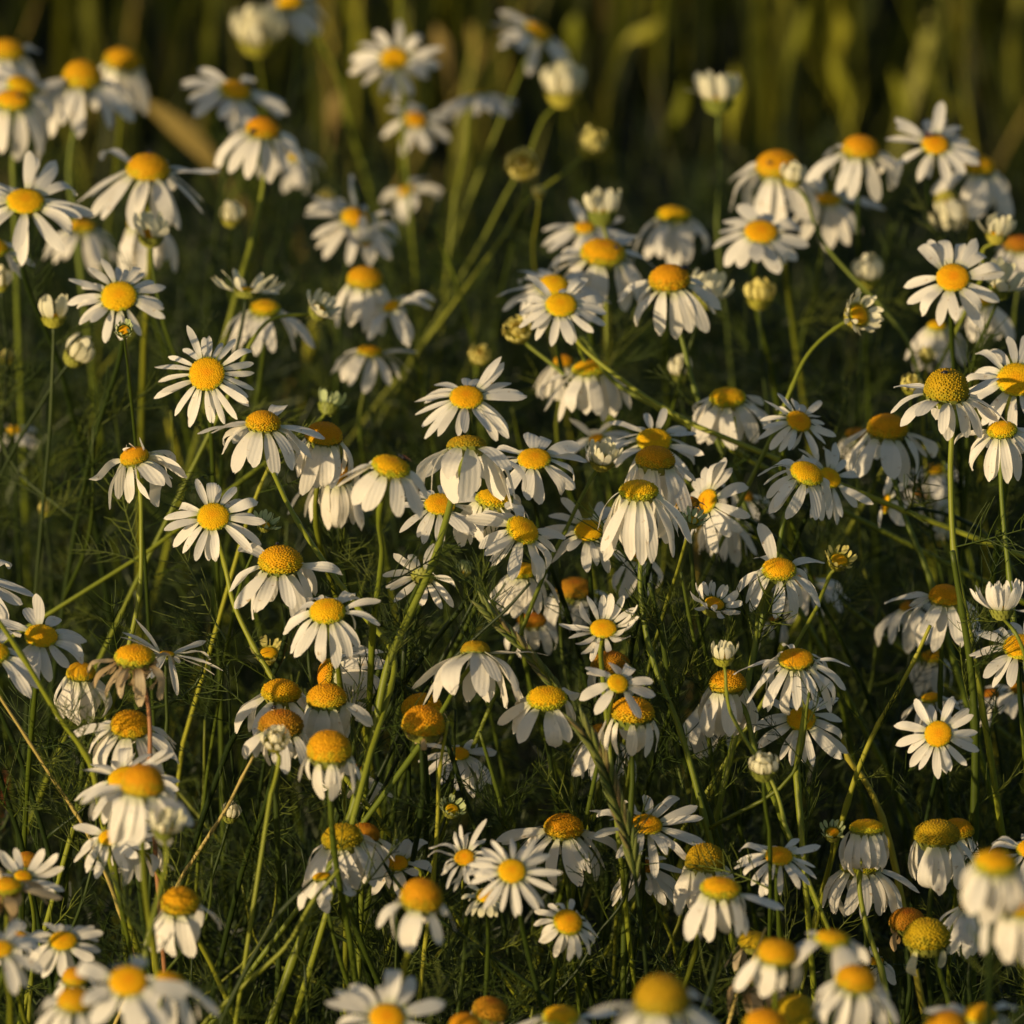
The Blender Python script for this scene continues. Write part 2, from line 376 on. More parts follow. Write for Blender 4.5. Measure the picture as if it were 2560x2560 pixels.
def stem_curve(head, axis, rnd, way=None, Y=None, step=0.007):
    pts = [head.copy()]
    if way:
        for i, (x, y) in enumerate(way): pts.append(on_plane(x, y, Y - step * i))
        last = pts[-1]; prev = pts[-2]
        dirn = (last - prev).normalized()
        k = max(0.02, last.z)
        slope = Vector((dirn.x, 0, 0)) / max(0.35, -dirn.z) if dirn.z < 0 else Vector((0, 0, 0))
        g = Vector((last.x + slope.x * k * 0.5, last.y + rnd.uniform(0.0, 0.04), 0))
        pts.append((last * 0.5 + g * 0.5) + Vector((slope.x * k * 0.12, 0, 0))); pts.append(g)
    else:
        a = head - axis * 0.022; pts.append(a)
        cxx = (math.floor(a.x / 0.07) + 0.5 + 0.25 * math.sin(a.x * 91)) * 0.07; sx = (cxx - a.x) * 0.6 + rnd.gauss(0, 0.020) - axis.x * 0.03; sy = rnd.uniform(-0.01, 0.06)
        pts.append(Vector((a.x - axis.x * 0.012 + sx * 0.35, a.y - axis.y * 0.01 + sy * 0.3, a.z - 0.05)))
        pts.append(Vector((a.x + sx * 1.2, a.y + sy, a.z * 0.5)))
        pts.append(Vector((a.x + sx * 2.0 + rnd.uniform(-.02, .02), a.y + sy * 1.6, 0)))
    pp = smooth_path(pts, 6); L = len(pp); a1, a2, f1, f2 = rnd.uniform(-.003, .003), rnd.uniform(-.003, .003), rnd.uniform(4, 9), rnd.uniform(4, 9)
    for i, p in enumerate(pp):
        k = i / L; e_ = min(1, k * 4) * min(1, (1 - k) * 4)
        p.x += a1 * math.sin(k * f1) * e_; p.y += a2 * math.sin(k * f2) * e_
    return pp
HEADS = {}
STEMWAY = {}
def build_head(tag_, kind, x, y, w, e, r, dr, n, P, dm, off, flags, label, extras, way):
    rnd = random.Random(hash((int(x), int(y), int(w))) & 0xffff)
    if off < -0.2: off = -0.2 + (off + 0.2) * 0.5
    c, d = at(x, y, off)
    px = K * d / 1932
    R = w / 2 * px
    e_, r_ = math.radians(e), math.radians(r)
    axis = (RT * (math.sin(r_) * math.cos(e_)) + UP * (math.cos(r_) * math.cos(e_)) - FWD * math.sin(e_)).normalized()
    ref = RT if abs(axis.dot(RT)) < 0.9 else UP
    xa = (ref - axis * ref.dot(axis)).normalized(); ya = axis.cross(xa)
    Rm = Matrix((xa, ya, axis)).transposed().to_4x4()
    bud = kind in 'bog'
    if not bud: R *= 1.04; dm = dm * 0.86 + 0.03; n = int(n * 1.15 + 0.5)
    if 10 < dr < 58: dr *= 0.84
    h = dm * R
    # centre of the visible disc is the picture point: shift the base down the axis by half the dome
    base = c - axis * (h * 0.5) if not bud else c - axis * R * 0.15
    cupd = (0.55 if bud else 0.42) * R
    foot = base - axis * cupd
    path = stem_curve(foot, axis, rnd, way, foot.y - 0.001, {(497, 790): 0.017, (880, 832): 0.010, (739, 875): -0.02}.get(tag_, 0.007))
    G = path[-1].copy()
    name = {'f': 'daisy', 'w': 'wilted_daisy', 'b': 'flower_bud', 'o': 'opening_daisy', 'g': 'flower_bud'}[kind]
    cat = {'f': 'flower', 'w': 'wilted flower', 'b': 'flower bud', 'o': 'flower', 'g': 'flower bud'}[kind]
    grp = {'f': 'white daisies in the meadow', 'w': 'withered daisies in the meadow', 'b': 'daisy buds in the meadow', 'o': 'white daisies in the meadow', 'g': 'daisy buds in the meadow'}[kind]
    t = thing(name, label, cat, G, grp)
    T = Matrix.Translation(-G)
    HEADS[tag_] = (base, Rm, R, dm)
    # disc
    hq = min((35, 60, 90, 115), key=lambda q: abs(q / 100 - dm))
    dk = 'old' if 'k' in flags else 'olive' if 'v' in flags else ('dome' if dm > 0.55 else 'disc')
    ds = R * (0.5 if kind == 'b' else 0.68 if bud else 1.0)
    link('flower_disc', DISC[dk, hq][rnd.random() < 0.55 if dm > .5 else 0], t,
         T @ Matrix.Translation(base) @ Rm @ Matrix.Rotation(rnd.uniform(0, 6), 4, 'Z') @ Matrix.Diagonal((ds, ds * rnd.uniform(0.93, 1.05), ds * dm / (hq / 100), 1)))
    ck = CUP['b' if bud else 'd', 'y' if 'y' in flags else 'g']
    link('bract_cup', ck, t, T @ Matrix.Translation(base) @ Rm @ Matrix.Scale(R, 4))
    # petals
    mk = 'dry' if 'd' in flags else 'cream' if 'c' in flags else 'green' if 'g' in flags else 'amber' if 'a' in flags else 'white'
    if kind == 'w': mk = 'dry' if 'p' not in flags else 'cream'
    PL = P * px * (1.01 + 0.08 * min(1, max(0, dr) / 45))
    def petal(phi, drp, Ls, bk, wsc, lift=0.0, inner=1.0):
        key = (mk, bk) if (mk, bk) in PET else (mk, 'droop')
        me = rnd.choice(PET[key])
        rad = R * (0.80 if bud else 0.93) * inner
        pos = Vector((math.cos(phi) * rad, math.sin(phi) * rad, (0.03 + lift - (0.12 if dr > 30 else 0.0)) * R))
        mat = Matrix.Translation(base) @ Rm @ Matrix.Translation(pos) @ Matrix.Rotation(phi + rnd.gauss(0, 0.05), 4, 'Z') @ Matrix.Rotation(math.radians(drp), 4, 'Y') @ Matrix.Rotation(rnd.gauss(0, 0.16 if 'm' not in flags else 0.6), 4, 'X') @ Matrix.Diagonal((Ls, Ls * wsc, Ls, 1))
        link('petal', me, t, T @ mat)
    messy = 'm' in flags or kind == 'w'; sdv = rnd.uniform(6, 15)
    phase = rnd.uniform(0, 6.28)
    # petal width: neighbours just overlap around the rim
    wbase = min(1.55, max(0.75, 2 * math.pi * (R + PL * 0.45) / max(n, 6) / max(PL, 1e-6) / 0.24 * 0.92))
    if 'B' in flags: wbase *= 1.12
    if 't' in flags: wbase *= 0.6
    for i in range(n):
        phi = phase + 2 * math.pi * (i + rnd.uniform(-.42, .42)) / n
        if bud:
            drp = (dr - 10 if kind == 'b' else dr) + rnd.gauss(0, 5 if kind == 'b' else 12); bk = 'bud' if kind == 'b' else 'up'
            if kind == 'b': petal(phi + 0.2, -84 + rnd.gauss(0, 4), PL * rnd.uniform(0.95, 1.25), 'up', wbase * 1.1, inner=0.55)
            petal(phi, drp, PL * rnd.uniform(0.85, 1.1), bk, wbase * rnd.uniform(.9, 1.15))
            continue
        if rnd.random() < 0.05: continue
        s = 24 if messy else sdv
        drp = dr + rnd.gauss(0, s) + (6 if i % 2 else -3)
        if rnd.random() < 0.08 and not messy: drp -= rnd.uniform(10, 30)
        bk = 'flat' if dr < 22 else 'droop'
        q = rnd.random()
        if q < 0.12: bk = 'curl'
        if dr < -5: bk = 'up' if q > 0.25 else 'flat'
        if messy: bk = rnd.choice(['wilt', 'curl', 'droop', 'wilt'])
        petal(phi, drp, PL * min(1.14, rnd.gauss(1.0, 0.09)) * (rnd.uniform(0.75, 1.25) if messy else 1), bk, wbase * rnd.uniform(.85, 1.15), lift=-0.05 * (i % 2))
    for ia, drp, ls in extras:             # single petals that stick out in a direction seen in the photo
        best = max((k * 0.1 for k in range(63)), key=lambda a: (xa * math.cos(a) + ya * math.sin(a)).dot(RT * math.sin(math.radians(ia)) + UP * math.cos(math.radians(ia))))
        petal(best, drp, PL * ls, 'flat', wbase)
    if kind == 'g':
        for i in range(12):
            phi = rnd.uniform(0, 6.28)
            petal(phi, rnd.uniform(-85, -20), PL * rnd.uniform(.6, 1.0), 'up', 0.35)
    # stem
    rad = (0.00048 + 0.000010 * w / 2) * (0.85 if bud else 1.0)
    if 'T' in flags: rad *= 1.3
    if 'R' in flags: rad *= 0.75
    if off > 0.1: rad *= 0.8
    nP = len(path); radii = []
    for i in range(nP):
        k = i / (nP - 1); q = rad * (0.95 + 0.5 * k)
        if i == 0: q = rad * 1.5
        if i % 11 == 7: q *= 1.25
        radii.append(q)
    V, F = tube([p - G for p in path], radii, sides=7)
    link('stem', mesh_np('stem', V, F, M['redstem' if 'R' in flags else 'drystem' if 'D' in flags else 'litstem' if way else 'stem']), t)
    # feathery leaves on the stem, only clearly below the head
    zt = foot.z
    def leaf_at(p, lo=0.020, hi=0.040):
        sc = rnd.uniform(lo, hi)
        link('leaf', rnd.choice(LEAF), t, T @ Matrix.Translation(p) @ Matrix.Rotation(rnd.uniform(0, 6.28), 4, 'Z') @ Matrix.Rotation(-rnd.uniform(0.3, 1.2), 4, 'Y') @ Matrix.Rotation(rnd.uniform(0, 6.28), 4, 'X') @ Matrix.Scale(sc, 4))
    for k in range(rnd.choice([4, 5, 6])):
        p = path[rnd.randint(int(nP * 0.30), nP - 8)]
        if p.z > zt - 0.045: continue
        leaf_at(p)
    # side branches that end in leaf tufts below the head
    for k in range(rnd.choice([1, 1, 2])):
        i = rnd.randint(int(nP * 0.45), int(nP * 0.75)); p = path[i]
        top = min(zt - 0.055, p.z + rnd.uniform(0.05, 0.11))
        if top - p.z < 0.025: continue
        a = rnd.uniform(0, 6.28); L = rnd.uniform(0.015, 0.05); q = Vector((p.x + math.cos(a) * L, p.y + math.sin(a) * L, top))
        mid = p.lerp(q, 0.5) + Vector((math.cos(a), math.sin(a), -0.3)) * L * 0.35
        bp_ = smooth_path([p, mid, q], 5); r0 = radii[i] * 0.75
        bv, bf = tube([v - G for v in bp_], [r0 * (1 - 0.45 * m_ / len(bp_)) for m_ in range(len(bp_))], sides=6)
        link('branch', mesh_np('branch', bv, bf, M['stem']), t)
        for m_ in (3, 6, 8, len(bp_) - 1): leaf_at(bp_[min(m_, len(bp_) - 1)], 0.014, 0.028)
    return t

# ---------------------------------------------------------------- the setting
gv = [(-60, -20, 0), (60, -20, 0), (60, 200, 0), (-60, 200, 0)]
g = link('ground', mesh_np('ground', gv, [(0, 1, 2, 3)], M['soil'])); g['kind'] = 'structure'

def ribbons(starts, dirs, lens, widths, bends, rng, nseg=4):
    """numpy grass blades: one island each"""
    n = len(starts); t = np.linspace(0, 1, nseg + 1)
    side = np.stack([np.cos(bends[:, 0]), np.sin(bends[:, 0]), np.zeros(n)], 1)
    P = starts[:, None, :] + dirs[:, None, :] * (lens[:, None] * t[None, :])[..., None]
    lean = np.stack([-np.sin(bends[:, 0]), np.cos(bends[:, 0]), -0.35 * np.ones(n)], 1)
    P += lean[:, None, :] * (bends[:, 1] * lens)[:, None, None] * (t ** 2)[None, :, None]
    wd = widths[:, None] * (1 - t[None, :] ** 2.2) * 0.5 + 0.00015
    A = P - side[:, None, :] * wd[..., None]; B = P + side[:, None, :] * wd[..., None]
    V = np.stack([A, B], 2).reshape(-1, 3)
    base = (np.arange(n) * (nseg + 1) * 2)[:, None] + (np.arange(nseg) * 2)[None, :]
    F = np.stack([base, base + 1, base + 3, base + 2], -1).reshape(-1, 4)
    return V, F
def stuff(name, V, F, mat, label, cat):
    o = link(name, mesh_np(name, V, F, mat, smooth=True)); o['kind'] = 'stuff'; o['label'] = label; o['category'] = cat
    return o
def ok_height(X, Y):                     # keep the filling below the flower canopy where the photo shows the heads
    return np.clip(0.02 + 0.10 * (Y - 2.6), 0, 0.12)
# far grass behind the flowers
def blades(n, x0, x1, y0, y1, h0, h1, w0, w1, rng, lean=0.25, bend=0.35):
    Y = rng.uniform(y0, y1, n); X = rng.uniform(x0, x1, n)
    st = np.stack([X, Y, np.zeros(n)], 1)
    az = rng.uniform(0, 2 * np.pi, n); l = np.abs(rng.normal(0, lean, n))
    d = np.stack([np.cos(az) * l, np.sin(az) * l, np.ones(n)], 1); d /= np.linalg.norm(d, axis=1)[:, None]
    return ribbons(st, d, rng.uniform(h0, h1, n), rng.uniform(w0, w1, n), np.stack([rng.uniform(0, 6.28, n), rng.uniform(0, bend, n)], 1), rng)
def cat(*L):
    V = []; F = []; k = 0
    for v, f in L: V.append(v); F.append(f + k); k += len(v)
    return np.concatenate(V), np.concatenate(F)
V, F = cat(blades(1500, -1.2, 1.2, 3.95, 4.7, 0.08, 0.24, 0.003, 0.007, RNG, 0.18),
           blades(1900, -1.4, 1.4, 4.5, 5.2, 0.12, 0.40, 0.004, 0.011, RNG, 0.22),
           blades(9000, -2.4, 2.4, 5.0, 9.0, 0.20, 0.50, 0.004, 0.009, RNG, 0.2),
           blades(5000, -6, 6, 9.0, 22.0, 0.25, 0.55, 0.006, 0.014, RNG, 0.2))
stuff('meadow_grass', V, F, M['fargrass'], 'blurred green and straw coloured grass growing behind the daisies', 'grass')
# low grass among and before the flowers
V, F = cat(blades(700, -0.6, 0.5, 2.6, 4.2, 0.10, 0.25, 0.0012, 0.0025, RNG, 0.35, 0.5),
           blades(5000, -2.6, -0.36, 1.4, 4.4, 0.22, 0.44, 0.003, 0.007, RNG, 0.2, 0.4),  # unseen band on the left, added to keep the low sun off the stems
           blades(4500, 0.34, 2.6, 1.4, 4.4, 0.15, 0.36, 0.003, 0.007, np.random.default_rng(31), 0.25, 0.4),
           blades(5000, -1.6, 1.2, 1.2, 2.6, 0.20, 0.40, 0.003, 0.007, RNG, 0.2, 0.4))  # unseen band in front, added to shade the lower stems
stuff('low_grass', V, F, M['grass'], 'thin dark grass blades between the daisy stems, with unseen grass added to shade them', 'grass')
# feathery undergrowth
def undergrowth(n, x0, x1, y0, y1, zf, rng, sc=(0.03, 0.06)):
    r = random.Random(5); protos = []
    for _ in range(10):
        Vs = []; Fs = []; k = 0
        for pts, wd in feather(r, n=7):
            m_ = len(pts); sd = Vector((r.uniform(-1, 1), r.uniform(-1, 1), r.uniform(-1, 1))).normalized()
            for i, p in enumerate(pts):
                ww = wd * 1.5 * (1 - 0.6 * i / m_); Vs += [p - sd * ww, p + sd * ww]
            Fs += [(k + 2 * i, k + 2 * i + 1, k + 2 * i + 3, k + 2 * i + 2) for i in range(m_ - 1)]; k += 2 * m_
        protos.append((np.array([tuple(v) for v in Vs]), np.array(Fs)))
    VV = []; FF = []; k = 0
    for i in range(n):
        v, f = protos[i % 10]; X = rng.uniform(x0, x1); Y = rng.uniform(y0, y1); z = zf(X, Y) * rng.uniform(0.05, 1) ** 0.8
        Rm = np.array((Matrix.Rotation(rng.uniform(0, 6.28), 3, 'Z') @ Matrix.Rotation(-rng.uniform(0.1, 1.4), 3, 'Y') @ Matrix.Rotation(rng.uniform(0, 6.28), 3, 'X')))
        VV.append(v @ Rm.T * rng.uniform(*sc) + np.array([X, Y, z])); FF.append(f + k); k += len(v)
    return np.concatenate(VV), np.concatenate(FF)
zf = lambda X, Y: float(np.interp(Y, [2.0, 2.7, 3.2, 3.5, 3.8, 4.2], [0.24, 0.25, 0.33, 0.31, 0.20, 0.12]))
zf2 = lambda X, Y: zf(X, Y) + 0.025
V1, F1 = undergrowth(3000, -0.6, 0.45, 2.2, 4.2, zf, RNG)
V2, F2 = undergrowth(8000, -0.26, 0.26, 2.75, 4.1, zf2, RNG, (0.025, 0.05))
V, F = np.concatenate([V1, V2]), np.concatenate([F1, F2 + len(V1)])
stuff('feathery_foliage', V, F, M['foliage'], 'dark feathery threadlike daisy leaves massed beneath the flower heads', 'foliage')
# stalks that only read as a mass
def stalk_mass(n, rng):
    VV = []; FF = []; k = 0
    for i in range(n):
        X = rng.uniform(-0.5, 0.36); Y = rng.uniform(2.7, 4.3); h = zf(X, Y) * rng.uniform(0.75, 1.12)
        lx, ly = rng.normal(0, 0.05), rng.normal(0, 0.04)
        pts = smooth_path([Vector((X, Y, 0)), Vector((X + lx * .3 + rng.normal(0, .006), Y + ly * .4, h * .5)), Vector((X + lx, Y + ly, h))], 4)
        v, f = tube(pts, [0.0011 * (1.2 - 0.5 * j / len(pts)) * rng.uniform(.9, 1.1) for j in range(len(pts))], sides=4, cap=False)
        VV.append(np.array([tuple(p) for p in v])); FF.append(np.array(f) + k); k += len(v)
    return np.concatenate(VV), np.concatenate(FF)
V, F = stalk_mass(320, RNG)
stuff('tangled_stalks', V, F, M['stalks'], 'tangled thin green and yellowing stalks crowding the shade below the flowers', 'stalks')

